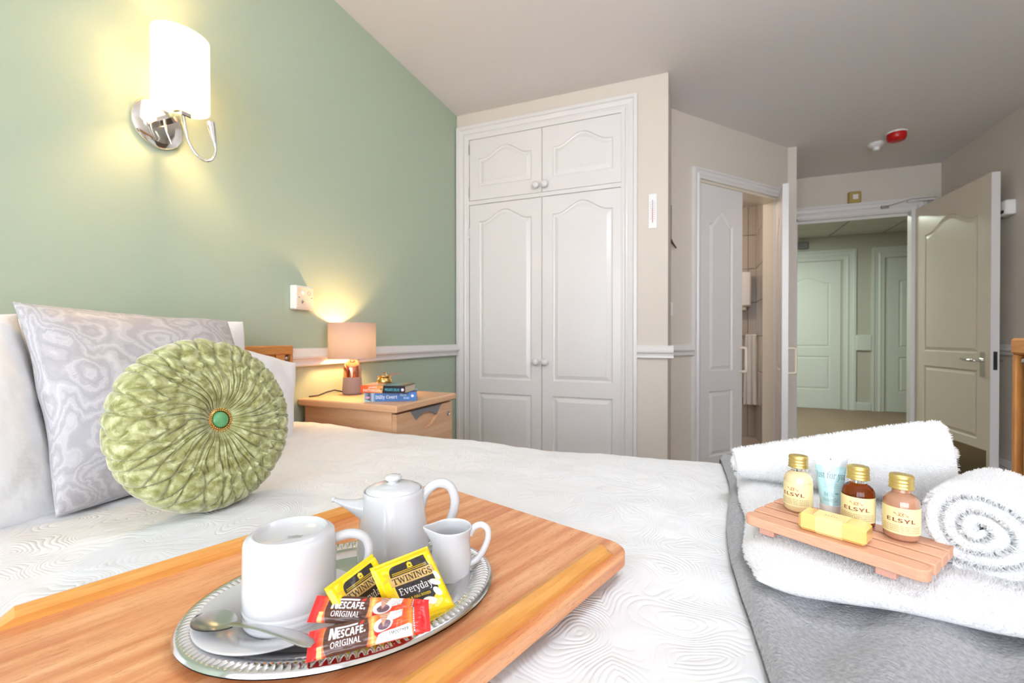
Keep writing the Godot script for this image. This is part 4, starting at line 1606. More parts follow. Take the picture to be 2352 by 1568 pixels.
func books() -> void:
	var sans := font("Droid Sans", 700)
	var serif := font("Droid Serif", 700)
	var c := Canvas.new(512, 96, rgb8(66, 118, 184))
	c.gradient(0, 0, 110, 96, [[0.0, rgb8(150, 190, 200)], [0.45, rgb8(70, 74, 100)], [0.7, rgb8(190, 205, 215)], [1.0, rgb8(66, 118, 184)]])
	c.ellipse(Vector2(30, 50), 24, 12, rgb8(214, 160, 190))
	c.poly(PackedVector2Array([Vector2(0, 70), Vector2(60, 88), Vector2(60, 96), Vector2(0, 96)]), rgb8(170, 205, 205))
	c.text("Dilly Court", Vector2(108, 26), Vector2(212, 52), rgb8(240, 240, 248), serif)
	c.text("Snow", Vector2(345, 12), Vector2(66, 28), rgb8(200, 228, 240), serif, 0.06, 0.2)
	c.text("Bride", Vector2(382, 48), Vector2(56, 26), rgb8(200, 228, 240), serif)
	c.ellipse(Vector2(470, 40), 14, 15, rgb8(236, 236, 244))
	var sp1 := printed("blue_spine", c.tex())
	c = Canvas.new(256, 256, rgb8(52, 98, 160))
	c.rect(0, 0, 256, 90, rgb8(180, 200, 215))
	var cv1 := printed("blue_cover", c.tex())
	var back1 := mat("blue_board", rgb8(58, 104, 168), 0.4)
	c = Canvas.new(512, 84, rgb8(20, 20, 30))
	c.gradient(0, 0, 262, 84, [[0.0, rgb8(236, 92, 44)], [0.5, rgb8(238, 124, 50)], [1.0, rgb8(240, 176, 100)]])
	c.poly(PackedVector2Array([Vector2(262, 0), Vector2(250, 84), Vector2(270, 84), Vector2(270, 0)]), rgb8(20, 20, 30))
	c.text("JAMES", Vector2(88, 10), Vector2(100, 28), rgb8(255, 236, 220), sans)
	c.text("PATTERSON", Vector2(30, 42), Vector2(200, 30), rgb8(255, 236, 220), sans)
	c.ellipse(Vector2(236, 40), 14, 5, rgb8(40, 24, 16))
	c.text("PRIVATE DELHI", Vector2(280, 30), Vector2(166, 30), rgb8(84, 190, 206), sans)
	c.ellipse(Vector2(482, 44), 17, 17, rgb8(220, 216, 236))
	var sp2 := printed("thriller_spine", c.tex())
	c = Canvas.new(512, 384, rgb8(96, 98, 92))
	c.gradient(0, 0, 512, 384, [[0.0, rgb8(196, 152, 112)], [0.3, rgb8(196, 172, 160)], [0.5, rgb8(104, 104, 100)], [0.62, rgb8(92, 156, 168)], [0.78, rgb8(180, 150, 90)], [1.0, rgb8(62, 74, 68)]])
	c.rect(0, 330, 190, 54, rgb8(240, 160, 80))
	c.poly(PackedVector2Array([Vector2(240, 384), Vector2(330, 384), Vector2(420, 120), Vector2(350, 120)]), rgb8(96, 176, 190))
	c.poly(PackedVector2Array([Vector2(60, 60), Vector2(160, 20), Vector2(200, 240), Vector2(100, 300)]), rgb8(206, 184, 176))
	c.rect(400, 60, 80, 60, rgb8(206, 164, 84))
	var cv2 := printed("thriller_cover", c.tex())
	var back2 := mat("thriller_board", rgb8(50, 44, 44), 0.4)
	# both lie with their spines towards the bed
	book("paperback_book", "blue paperback with white lettering lying on the bedside cabinet", Vector3(0.3635, 0.7353, -1.332), 32.0, Vector3(0.182, 0.031, 0.112), cv1, sp1, back1)
	book("paperback_book", "orange and black paperback stacked on the blue one", Vector3(0.346, 0.7665, -1.310), 14.0, Vector3(0.166, 0.0265, 0.105), cv2, sp2, back2)
	# small gold dish with a lid and a thin spoon-like handle, on the upper book
	var g := thing("gold_trinket_pot", "tiny gold coloured pot on top of the stacked paperbacks", "trinket pot", Vector3(0.290, 0.7932, -1.392))
	var mb := MB.new()
	mb.lathe([Vector2(0, 0), Vector2(0.026, 0), Vector2(0.0285, 0.004), Vector2(0.027, 0.013), Vector2(0.022, 0.02), Vector2(0.0235, 0.023), Vector2(0.027, 0.026), Vector2(0.0265, 0.028), Vector2(0.012, 0.029), Vector2(0, 0.0292)], 32)
	part(mb, "bowl", M.gold, g)
	mb = MB.new()
	var pts: Array = []
	for k in 17:
		pts.append(Vector3(0.011 * cos(PI * k / 16.0), 0.028 + 0.011 * sin(PI * k / 16.0), 0.0))
	mb.tube(pts, 0.0016, 8)
	part(mb, "lid_loop", M.gold, g)
	mb = MB.new()
	mb.tube([Vector3(0.012, 0.03, -0.012), Vector3(0.03, 0.034, -0.03), Vector3(0.042, 0.035, -0.042)], 0.0012, 8)
	part(mb, "stick", M.copper, g)


func font(called: String, weight: int) -> SystemFont:
	var f := SystemFont.new()
	f.font_names = PackedStringArray([called])
	f.font_weight = weight
	return f


func small_wall_things() -> void:
	# thermometer beside the wardrobe
	var t := thing("wall_thermometer", "narrow white wall thermometer with a red column beside the wardrobe", "thermometer", Vector3(1.152, 1.543, ZW))
	part(boxes([[Vector3(0, 0, 0), Vector3(0.042, 0.182, 0.005)]], 0.001), "plate", M.plastic_white, t)
	part(boxes([[Vector3(0.0195, 0.03, 0.005), Vector3(0.0225, 0.105, 0.0065)]]), "red_column", M.plastic_red, t)
	part(boxes([[Vector3(0.0195, 0.105, 0.005), Vector3(0.0225, 0.15, 0.0062)]]), "tube", M.plastic_grey, t)
	var mb := MB.new()
	for k in 9:
		for s in [0, 1]:
			var x := 0.008 if s == 0 else 0.027
			mb.box(Vector3(x, 0.05 + 0.011 * k, 0.005), Vector3(x + 0.007, 0.0512 + 0.011 * k, 0.0054))
	part(mb, "scale_marks", M.black, t)
	# things on the slanted wall, cut off by the corner
	var b := Basis(Vector3.UP, deg_to_rad(49.9))
	var o := Vector3(1.235, 0, -2.864)
	var sw := thing("light_switch", "white light switch on the slanted wall behind the wardrobe corner", "light switch", o + b * Vector3(-0.017, 1.10, 0), 49.9)
	part(boxes([[Vector3(-0.035, 0, 0), Vector3(0.048, 0.08, 0.009)]], 0.002), "plate", M.plastic_white, sw)
	part(boxes([[Vector3(-0.01, 0.02, 0.009), Vector3(0.022, 0.06, 0.013)]], 0.002), "rocker", M.plastic_white, sw)
	var hk := thing("coat_hook_board", "dark brown wooden hook strip on the slanted wall, mostly hidden by the corner", "coat hook", o + b * Vector3(-0.018, 1.49, 0), 49.9)
	part(boxes([[Vector3(-0.06, 0.045, 0), Vector3(0.032, 0.275, 0.014)]], 0.003), "board", M.brown_wood, hk)
	mb = MB.new()
	mb.tube([Vector3(0.02, 0.07, 0.012), Vector3(0.026, 0.04, 0.026), Vector3(0.04, 0.01, 0.04)], [0.007, 0.006, 0.004], 8)
	part(mb, "peg", M.brown_wood, hk)
	# push button sensor over the entry door
	var s := thing("door_sensor", "small square brass coloured sensor above the bedroom door frame", "sensor", Vector3(2.58, 2.09, ZE))
	part(boxes([[Vector3(0, 0, 0), Vector3(0.09, 0.095, 0.03)]], 0.006), "case", M.brass, s)
	part(boxes([[Vector3(0.03, 0.03, 0.03), Vector3(0.068, 0.07, 0.034)]], 0.003), "window", M.plastic_white, s)
	# smoke detector and red sounder on the ceiling
	var d := thing("smoke_detector", "small white smoke detector on the ceiling", "smoke detector", Vector3(2.585, CEIL, -3.94))
	mb = MB.new()
	mb.lathe([Vector2(0, -0.05), Vector2(0.018, -0.05), Vector2(0.021, -0.04), Vector2(0.022, -0.028), Vector2(0.04, -0.022), Vector2(0.05, -0.012), Vector2(0.05, 0.0)], 28)
	part(mb, "body", M.plastic_white, d)
	var r := thing("alarm_sounder", "round red alarm sounder on the ceiling", "alarm", Vector3(2.646, CEIL, -3.78))
	mb = MB.new()
	mb.lathe([Vector2(0, -0.062), Vector2(0.03, -0.061), Vector2(0.046, -0.055), Vector2(0.054, -0.035), Vector2(0.054, -0.008)], 32)
	part(mb, "horn", M.plastic_red, r)
	mb = MB.new()
	mb.lathe([Vector2(0.0, -0.01), Vector2(0.057, -0.01), Vector2(0.057, 0.0)], 32)
	part(mb, "base", M.plastic_white, r)


# ---------------------------------------------------------------- breakfast tray
func rrect(hx: float, hz: float, r: float, y: float, seg := 6) -> Array:
	# rounded rectangle, counter-clockwise seen from above
	var out: Array = []
	var corners := [Vector2(hx - r, hz - r), Vector2(hx - r, -hz + r), Vector2(-hx + r, -hz + r), Vector2(-hx + r, hz - r)]
	var start := [90.0, 0.0, -90.0, -180.0]
	for i in 4:
		for k in seg + 1:
			var a := deg_to_rad(start[i] - 90.0 * k / seg)
			out.append(Vector3(corners[i].x + r * cos(a), y, corners[i].y + r * sin(a)))
	return out


func bed_tray() -> void:
	var t := thing("bed_tray_table", "beech lap tray table with raised wooden lips standing on the bed", "bed tray", Vector3(1.0147, 0, -0.387), 71.5)
	var y1 := 0.69
	var y0 := 0.673
	var mb := MB.new()
	mb.loft([rrect(0.287, 0.198, 0.03, y0), rrect(0.289, 0.2, 0.032, y0 + 0.002), rrect(0.289, 0.2, 0.032, y1 - 0.002), rrect(0.287, 0.198, 0.03, y1)])
	part(mb, "board", M.beech, t)
	for s in [-1.0, 1.0]:
		# lip: a rounded strip with slanted ends
		var pr: Array = [Vector2(-0.009, 0), Vector2(0.009, 0), Vector2(0.009, 0.008), Vector2(0.006, 0.0135), Vector2(0.0, 0.0155), Vector2(-0.006, 0.0135), Vector2(-0.009, 0.008)]
		var rings: Array = []
		for e in [[-0.252, 0.15], [-0.238, 1.0], [0.238, 1.0], [0.252, 0.15]]:
			var ring: Array = []
			for p in pr:
				ring.append(Vector3(e[0], y1 + p.y * e[1], s * 0.181 + p.x))
			ring.reverse()
			rings.append(ring)
		mb = MB.new()
		mb.loft(rings)
		part(mb, "lip", M.beech_lip, t)
	# folded legs under the board
	for x in [-0.2, 0.2]:
		mb = MB.new()
		mb.box(Vector3(x - 0.012, 0.657, -0.17), Vector3(x + 0.012, 0.673, 0.17), 0.002)
		part(mb, "folded_leg", M.beech_lip, t)


func silver_tray() -> void:
	var mb := MB.new()
	var prof := func(p: float) -> float:
		if p < 0.66:
			return 0.0018
		if p < 0.80:
			return lerpf(0.0018, 0.0085, smoothstep(0.66, 0.80, p))
		if p < 0.97:
			return lerpf(0.0085, 0.0115, (p - 0.80) / 0.17)
		return 0.0115 - 0.004 * pow((p - 0.97) / 0.03, 2.0)
	mb.grid(1056, 44, func(s: float, t: float):
		var p: float = t * 0.66 * 2.0 / 1.0 if t < 0.25 else lerpf(0.33, 0.80, (t - 0.25) / 0.25) if t < 0.5 else lerpf(0.80, 1.0, (t - 0.5) / 0.5)
		var a: float = TAU * s
		var y: float = prof.call(p)
		if p > 0.84 and p < 0.975:
			var k := (p - 0.84) / 0.135
			var b := pow(absf(sin(66.0 * a + 0.9 * k)), 0.8) * sin(PI * pow(k, 1.3))
			y += 0.0030 * b - 0.0006
		return Vector3(cos(a) * 0.152 * p, y, -sin(a) * 0.114 * p), false)
	mb.grid(96, 4, func(s: float, t: float):
		var p := float(t)
		return Vector3(cos(TAU * s) * 0.1515 * p, prof.call(p) - 0.0016, -sin(TAU * s) * 0.1135 * p), true)
	single(mb, "oval_silver_tray", M.silver, "oval silver tray with a beaded rim on the wooden bed tray", "serving tray", Vector3(1.037, 0.6902, -0.371), 48.0)


func crockery() -> void:
	var mb := MB.new()
	mb.lathe([Vector2(0, 0.0012), Vector2(0.034, 0.0), Vector2(0.036, 0.002), Vector2(0.055, 0.0068), Vector2(0.069, 0.0118), Vector2(0.0712, 0.0138), Vector2(0.0695, 0.0145), Vector2(0.054, 0.0098), Vector2(0.042, 0.0068), Vector2(0.040, 0.0052), Vector2(0, 0.005)], 72, 0, TAU, 0.3)
	single(mb, "saucer", M.china, "white china saucer under the upturned mug", "saucer", Vector3(1.000, 0.6922, -0.316))
	# mug standing upside down
	var m := thing("mug", "white china mug turned upside down on its saucer", "mug", Vector3(1.008, 0.6975, -0.320), 48.0)
	m.scale = Vector3(1.03, 1.045, 1.03)
	mb = MB.new()
	mb.lathe([Vector2(0.0362, 0.0), Vector2(0.0385, 0.0), Vector2(0.0395, 0.002), Vector2(0.0398, 0.004), Vector2(0.0393, 0.0048), Vector2(0.0398, 0.0058), Vector2(0.0398, 0.0092), Vector2(0.0393, 0.0099), Vector2(0.0397, 0.0106), Vector2(0.0397, 0.0142), Vector2(0.0392, 0.0149), Vector2(0.0396, 0.0156), Vector2(0.0397, 0.03), Vector2(0.0393, 0.055), Vector2(0.0389, 0.068), Vector2(0.0380, 0.0718), Vector2(0.0358, 0.0734), Vector2(0.0342, 0.0739), Vector2(0.0330, 0.0752), Vector2(0.0318, 0.0764), Vector2(0.0306, 0.0760), Vector2(0.0292, 0.072), Vector2(0.0270, 0.0704), Vector2(0.0, 0.0702)], 72, 0, TAU, 0.25)
	mb.lathe([Vector2(0.0, 0.066), Vector2(0.03, 0.065), Vector2(0.0358, 0.055), Vector2(0.0362, 0.0)], 48)
	part(mb, "body", M.china, m)
	mb = MB.new()
	mb.tube(ear([Vector3(0.036, 0.060, 0), Vector3(0.052, 0.0625, 0), Vector3(0.066, 0.056, 0), Vector3(0.0705, 0.042, 0), Vector3(0.066, 0.026, 0), Vector3(0.054, 0.016, 0), Vector3(0.037, 0.0135, 0)]), 0.0055, 14, false, 0.8)
	part(mb, "handle", M.china, m)
	# maker's mark printed on the recessed foot
	var c := Canvas.new(128, 48, rgb8(205, 205, 206))
	var ink := rgb8(60, 60, 60)
	c.poly(PackedVector2Array([Vector2(2, 14), Vector2(126, 14), Vector2(118, 19), Vector2(10, 19)]), ink)
	c.poly(PackedVector2Array([Vector2(2, 40), Vector2(64, 46), Vector2(126, 40), Vector2(118, 38), Vector2(64, 42), Vector2(10, 38)]), ink)
	for k in 11:
		c.stroke(PackedVector2Array([Vector2(16 + k * 9, 23), Vector2(16 + k * 9 + (k * 5) % 4, 35)]), 3.0, ink)
		c.stroke(PackedVector2Array([Vector2(16 + k * 9, 23 + (k * 7) % 11), Vector2(22 + k * 9, 24 + (k * 5) % 10)]), 2.4, ink)
	c.stroke(PackedVector2Array([Vector2(50, 12), Vector2(56, 5), Vector2(64, 2), Vector2(74, 5), Vector2(80, 12)]), 2.4, ink)
	var pm := printed("maker_mark", c.tex(), 0.1)
	mb = MB.new()
	mb.quad_uv(Vector3(-0.0075, 0, 0.0028), Vector3(0.0075, 0, 0.0028), Vector3(0.0075, 0, -0.0028), Vector3(-0.0075, 0, -0.0028))
	var mk := part(mb, "maker_mark", pm, m, "small dark maker's mark")
	mk.position = Vector3(0.004, 0.0705, 0.004)
	mk.rotation_degrees.y = -18
	# coffee pot
	var p := thing("coffee_pot", "white china coffee pot with a lid, a short spout and a looped handle", "coffee pot", Vector3(1.028, 0.692, -0.453), 36.9)
	mb = MB.new()
	mb.lathe([Vector2(0, 0), Vector2(0.0385, 0), Vector2(0.0415, 0.002), Vector2(0.0425, 0.007), Vector2(0.0422, 0.02), Vector2(0.0403, 0.042), Vector2(0.0368, 0.066), Vector2(0.0352, 0.080), Vector2(0.035, 0.0845), Vector2(0.0342, 0.0855), Vector2(0.0332, 0.0845), Vector2(0.033, 0.081), Vector2(0.0, 0.081)], 64, 0, TAU, 0.5)
	part(mb, "body", M.china, p)
	mb = MB.new()
	mb.grid(28, 16, func(s: float, t: float):
		var a: float = TAU * s
		var x := lerpf(-0.026, -0.0685, t)
		var top := lerpf(0.079, 0.081, t) - 0.004 * sin(PI * t)
		var bot := lerpf(0.030, 0.0755, pow(t, 0.62))
		var hw := lerpf(0.017, 0.0035, pow(t, 0.8))
		var cy := (top + bot) / 2.0
		return Vector3(x - 0.002 * sin(a) * t, cy + (top - bot) / 2.0 * sin(a), hw * cos(a)), false)
	mb.sphere(Vector3(-0.0683, 0.0784, 0), 0.0033, 12, 8)
	part(mb, "spout", M.china, p)
	mb = MB.new()
	mb.tube(ear([Vector3(0.033, 0.060, 0), Vector3(0.038, 0.076, 0), Vector3(0.052, 0.087, 0), Vector3(0.068, 0.083, 0), Vector3(0.075, 0.066, 0), Vector3(0.072, 0.046, 0), Vector3(0.061, 0.028, 0), Vector3(0.040, 0.020, 0)]), 0.0058, 14)
	part(mb, "handle", M.china, p)
	mb = MB.new()
	mb.lathe([Vector2(0.0325, 0.0822), Vector2(0.0328, 0.0842), Vector2(0.031, 0.0872), Vector2(0.022, 0.0905), Vector2(0.010, 0.0922), Vector2(0.0062, 0.0932), Vector2(0.0058, 0.0948), Vector2(0.0092, 0.0968), Vector2(0.0104, 0.0988), Vector2(0.0092, 0.1012), Vector2(0.005, 0.1026), Vector2(0, 0.103)], 48, 0, TAU, 0.3)
	part(mb, "lid", M.china, p)
	# milk jug
	var j := thing("milk_jug", "small white china milk jug with a pinched lip", "jug", Vector3(1.114, 0.692, -0.443), 30.0)
	mb = MB.new()
	var jp := [Vector2(0.0, 0.0), Vector2(0.0165, 0.0), Vector2(0.0195, 0.0018), Vector2(0.0212, 0.007), Vector2(0.0222, 0.018), Vector2(0.0217, 0.030), Vector2(0.0208, 0.040), Vector2(0.0212, 0.048), Vector2(0.0228, 0.0545), Vector2(0.0230, 0.0562), Vector2(0.0222, 0.0568), Vector2(0.0210, 0.0555), Vector2(0.0193, 0.046), Vector2(0.0195, 0.03), Vector2(0.0195, 0.01), Vector2(0.012, 0.006), Vector2(0.0, 0.0055)]
	mb.grid(72, 64, func(s: float, t: float):
		var f: float = t * (jp.size() - 1)
		var i := mini(int(f), jp.size() - 2)
		var q: Vector2 = (jp[i] as Vector2).lerp(jp[i + 1], f - i)
		var a: float = -TAU * s
		var lip := pow(maxf(0.0, -cos(a)), 9.0) * smoothstep(0.034, 0.057, q.y)
		return Vector3(cos(a) * (q.x + 0.0085 * lip), q.y + 0.0015 * lip, sin(a) * q.x * (1.0 - 0.12 * lip)), false)
	part(mb, "body", M.china, j)
	mb = MB.new()
	mb.tube(ear([Vector3(0.021, 0.046, 0), Vector3(0.026, 0.054, 0), Vector3(0.034, 0.0565, 0), Vector3(0.041, 0.051, 0), Vector3(0.0415, 0.040, 0), Vector3(0.036, 0.027, 0), Vector3(0.029, 0.018, 0), Vector3(0.0205, 0.013, 0)]), 0.0036, 12)
	part(mb, "handle", M.china, j)


func ear(pts: Array) -> Array:
	# smooth curve through the points
	var c := Curve3D.new()
	for i in pts.size():
		var d: Vector3 = (pts[mini(i + 1, pts.size() - 1)] - pts[maxi(i - 1, 0)]) / 6.0
		c.add_point(pts[i], -d, d)
	var out: Array = []
	var n := 36
	for k in n + 1:
		out.append(c.sample_baked(c.get_baked_length() * k / n, true))
	return out


func spoon() -> void:
	var s := thing("teaspoon", "steel teaspoon resting on the edge of the saucer", "spoon", Vector3(0, 0, 0))
	var a := Vector3(0.9525, 0.7115, -0.268)
	var e := Vector3(1.086, 0.7135, -0.272)
	var ax := (e - a).normalized()
	var sd := ax.cross(Vector3.UP).normalized()
	var up := sd.cross(ax)
	var mb := MB.new()
	for lay in 2:
		mb.grid(30, 24, func(u: float, v: float):
			var x: float = u * 0.046
			var w := 0.0148 * pow(maxf(0.0, sin(PI * pow(u, 0.82) * 0.985)), 0.62)
			var z := (v - 0.5) * 2.0
			var dep := 0.0062 * (1.0 - z * z) * pow(maxf(0.0, sin(PI * clampf(u * 1.02, 0.0, 1.0))), 0.7)
			return a + ax * x + sd * (w * z) + up * (-dep - 0.0008 * lay), lay == 0)
	part(mb, "bowl", M.steel, s)
	mb = MB.new()
	var pts: Array = []
	var rad: Array = []
	for k in 19:
		var t := k / 18.0
		pts.append(a + ax * lerpf(0.041, 0.134, t) + up * (0.0045 * sin(PI * t * 0.9) + 0.0015 * t))
		rad.append(lerpf(0.0028, 0.0068, smoothstep(0.15, 0.9, t)) * (1.0 if k < 17 else (0.9 if k == 17 else 0.55)))
	mb.tube(pts, rad, 14, false, 0.28)
	part(mb, "handle", M.steel, s)


func tea_print() -> ImageTexture:
	var sans := font("Droid Sans", 700)
	var serif := font("Droid Serif", 700)
	var reg := font("Droid Serif", 400)
	var Y := rgb8(252, 214, 8)
	var c := Canvas.new(512, 512, Y)
	# pale burst of light and blossom printed behind the panel
	for k in 10:
		c.ellipse(Vector2(270, 270), 225 - k * 12, 215 - k * 12, Y.lerp(rgb8(255, 246, 190), k / 12.0))
	c.rect(0, 0, 512, 44, Y)
	for k in 40:
		c.rect(k * 13, 0, 2, 40, rgb8(226, 186, 6))
		c.rect(k * 13, 476, 2, 36, rgb8(226, 186, 6))
	for p in [[Vector2(90, 120), 46.0, 18.0, 0.5], [Vector2(70, 150), 40.0, 14.0, -0.4], [Vector2(150, 90), 40.0, 16.0, 0.2]]:
		c.ellipse(p[0], p[1], p[2], rgb8(250, 190, 40), p[3])
	var K := rgb8(52, 46, 44)
	# black panel, rounded at its upper left
	var pts := PackedVector2Array()
	for k in 9:
		pts.append(Vector2(160, 120) + Vector2(-54 * cos(PI / 2 * k / 8.0), -62 * sin(PI / 2 * k / 8.0)))
	pts.append_array(PackedVector2Array([Vector2(430, 52), Vector2(444, 180), Vector2(440, 330), Vector2(320, 420), Vector2(200, 445), Vector2(120, 445), Vector2(106, 150)]))
	c.poly(pts, K)
	# crest and the small lines under it
	for q in [[0, 0, 22, 16], [-12, -12, 9, 9], [12, -12, 9, 9], [0, -18, 9, 10], [0, 14, 26, 6]]:
		c.ellipse(Vector2(285 + q[0], 90 + q[1]), q[2], q[3], rgb8(246, 206, 30))
	c.ellipse(Vector2(285, 92), 10, 8, rgb8(120, 96, 20))
	for k in 2:
		for i in 30:
			c.rect(125 + i * 10, 114 + k * 13, 7, 6, rgb8(240, 200, 30))
	# gold band
	c.poly(PackedVector2Array([Vector2(86, 142), Vector2(462, 142), Vector2(466, 200), Vector2(440, 216), Vector2(86, 216)]), rgb8(206, 172, 104))
	c.text("TWININGS", Vector2(108, 154), Vector2(330, 50), rgb8(44, 34, 26), serif)
	c.text("Everyday", Vector2(128, 238), Vector2(280, 76), rgb8(250, 250, 248), reg)
	c.text("RICH & FULL BODIED", Vector2(136, 328), Vector2(226, 20), rgb8(246, 210, 20), sans)
	# white petals
	for p in [[Vector2(430, 280), 46.0, 22.0, 0.5, 0], [Vector2(462, 236), 40.0, 18.0, 1.2, 0], [Vector2(330, 400), 60.0, 30.0, 0.25, 0], [Vector2(420, 350), 40.0, 26.0, 1.0, 0], [Vector2(290, 440), 44.0, 20.0, -0.2, 1], [Vector2(390, 430), 50.0, 18.0, -0.5, 1], [Vector2(200, 462), 70.0, 10.0, -0.1, 1]]:
		c.ellipse(p[0], p[1], p[2], rgb8(252, 250, 238) if p[4] == 0 else rgb8(248, 228, 120), p[3])
	return c.tex()


func coffee_print() -> ImageTexture:
	var sans := font("Droid Sans", 700)
	var reg := font("Droid Sans", 400)
	var RED := rgb8(238, 52, 40)
	var W := 1024
	var H := 208
	var c := Canvas.new(W, H, RED)
	c.gradient(80, 0, 60, H, [[0.0, RED], [1.0, rgb8(246, 120, 60)]])
	c.rect(86, 140, 40, 68, rgb8(250, 190, 120))
	c.gradient(500, 0, 400, H, [[0.0, rgb8(222, 100, 40)], [0.1, rgb8(255, 190, 110)], [0.2, rgb8(250, 120, 50)], [0.4, RED], [0.8, rgb8(240, 90, 40)], [0.92, rgb8(250, 140, 60)], [1.0, RED]])
	# brown field with round sides
	var p := PackedVector2Array()
	for k in 17:
		p.append(Vector2(130 + 26 * pow(absf(k / 8.0 - 1.0), 2.0), H * k / 16.0))
	for k in range(16, -1, -1):
		p.append(Vector2(515 - 22 * pow(absf(k / 8.0 - 1.0), 2.0), H * k / 16.0))
	c.poly(p, rgb8(176, 128, 96))
	var p2 := PackedVector2Array()
	for q in p:
		p2.append(Vector2(lerpf(q.x, 322.0, 0.022), q.y))
	c.poly(p2, rgb8(86, 54, 42))
	var WH := rgb8(252, 252, 252)
	# first word: tall N whose bar runs over the rest
	c.poly(PackedVector2Array([Vector2(176, 112), Vector2(186, 34), Vector2(206, 34), Vector2(222, 82), Vector2(228, 34), Vector2(420, 34), Vector2(410, 46), Vector2(244, 46), Vector2(236, 112), Vector2(216, 112), Vector2(200, 64), Vector2(194, 112)]), WH)
	c.text("ESCAFE", Vector2(244, 56), Vector2(216, 56), WH, sans)
	c.poly(PackedVector2Array([Vector2(430, 50), Vector2(448, 28), Vector2(472, 24), Vector2(462, 44), Vector2(444, 50)]), RED)
	c.ellipse(Vector2(474, 104), 8, 8, WH)
	c.ellipse(Vector2(474, 104), 4, 4, rgb8(86, 54, 42))
	c.text("ORIGINAL", Vector2(196, 130), Vector2(248, 40), WH, reg)
	# cup seen from above, with a pour of coffee
	c.poly(PackedVector2Array([Vector2(545, 96), Vector2(700, 70), Vector2(690, 130), Vector2(600, 190), Vector2(556, 150)]), rgb8(206, 34, 28))
	c.ellipse(Vector2(630, 92), 82, 48, rgb8(246, 240, 236), -0.2)
	c.ellipse(Vector2(640, 98), 56, 30, rgb8(110, 84, 92), -0.2)
	c.poly(PackedVector2Array([Vector2(690, 0), Vector2(800, 0), Vector2(790, 60), Vector2(700, 80), Vector2(660, 60)]), rgb8(246, 238, 234))
	c.poly(PackedVector2Array([Vector2(596, 10), Vector2(690, 10), Vector2(660, 60), Vector2(630, 108), Vector2(612, 60)]), rgb8(190, 142, 116))
	for q in [[610, 16, 0.6], [640, 24, -0.3], [672, 14, 0.9], [650, 48, 0.2]]:
		c.ellipse(Vector2(q[0], q[1]), 20, 11, rgb8(206, 158, 130), q[2])
		c.stroke(PackedVector2Array([Vector2(q[0] - 14, q[1]), Vector2(q[0] + 14, q[1] + 3)]), 3.0, rgb8(70, 44, 36))
	c.stroke(PackedVector2Array([Vector2(572, 60), Vector2(590, 50), Vector2(606, 48)]), 4.0, rgb8(90, 60, 50))
	c.text("Full and", Vector2(712, 22), Vector2(80, 24), rgb8(90, 70, 70), reg, -0.15)
	c.text("bold flavour", Vector2(702, 52), Vector2(110, 24), rgb8(90, 70, 70), reg, -0.15)
	c.stroke(PackedVector2Array([Vector2(740, 150), Vector2(752, 90), Vector2(786, 88), Vector2(780, 140)]), 12.0, rgb8(250, 110, 70))
	# white tab with its lettering
	var t := PackedVector2Array([Vector2(560, 206), Vector2(590, 160), Vector2(610, 150), Vector2(850, 128), Vector2(868, 140), Vector2(872, 206)])
	c.poly(t, rgb8(240, 240, 240))
	c.text("NOW", Vector2(604, 164), Vector2(64, 26), rgb8(50, 48, 50), reg, -0.06)
	c.text("SMOOTHER", Vector2(680, 154), Vector2(164, 28), rgb8(50, 48, 50), sans, -0.06)
	# tear strip
	c.rect(884, 6, 14, 196, rgb8(90, 60, 56))
	for k in 12:
		c.rect(887, 14 + k * 15, 8, 9, rgb8(246, 240, 238))
	c.rect(0, 0, 78, H, rgb8(240, 44, 40))
	c.rect(912, 0, 112, H, rgb8(240, 44, 40))
	for k in 5:
		c.rect(10 + k * 15, 0, 2, H, rgb8(214, 30, 30))
		c.rect(930 + k * 17, 0, 2, H, rgb8(214, 30, 30))
	return c.tex()


func packet(mb: MB, tl: Vector3, tr: Vector3, br: Vector3, bl: Vector3, puff: float, crimp: Vector2, front: bool, seed_: float) -> void:
	var nn := ((tr - bl).cross(tl - br)).normalized()
	mb.grid(48, 48, func(s: float, t: float):
		var p: Vector3 = tl.lerp(tr, s).lerp(bl.lerp(br, s), t)
		var u: float = absf(s * 2.0 - 1.0)
		var v: float = absf(t * 2.0 - 1.0)
		var fu := clampf((1.0 - u) / crimp.x - 1.0, 0.0, 1.0) if crimp.x > 0.0 else 1.0 - pow(u, 4.0)
		var fv := clampf((1.0 - v) / crimp.y - 1.0, 0.0, 1.0) if crimp.y > 0.0 else 1.0 - pow(v, 4.0)
		var f := pow(fu * fv, 0.5)
		var h := puff * f * (1.0 + 0.35 * nz(s * 0.9 + seed_, t * 0.9, seed_))
		h += 0.0006 * nz(s * 2.5 + seed_, t * 2.5) * f
		return p + nn * (h if front else -h * 0.6 - 0.0003), front)


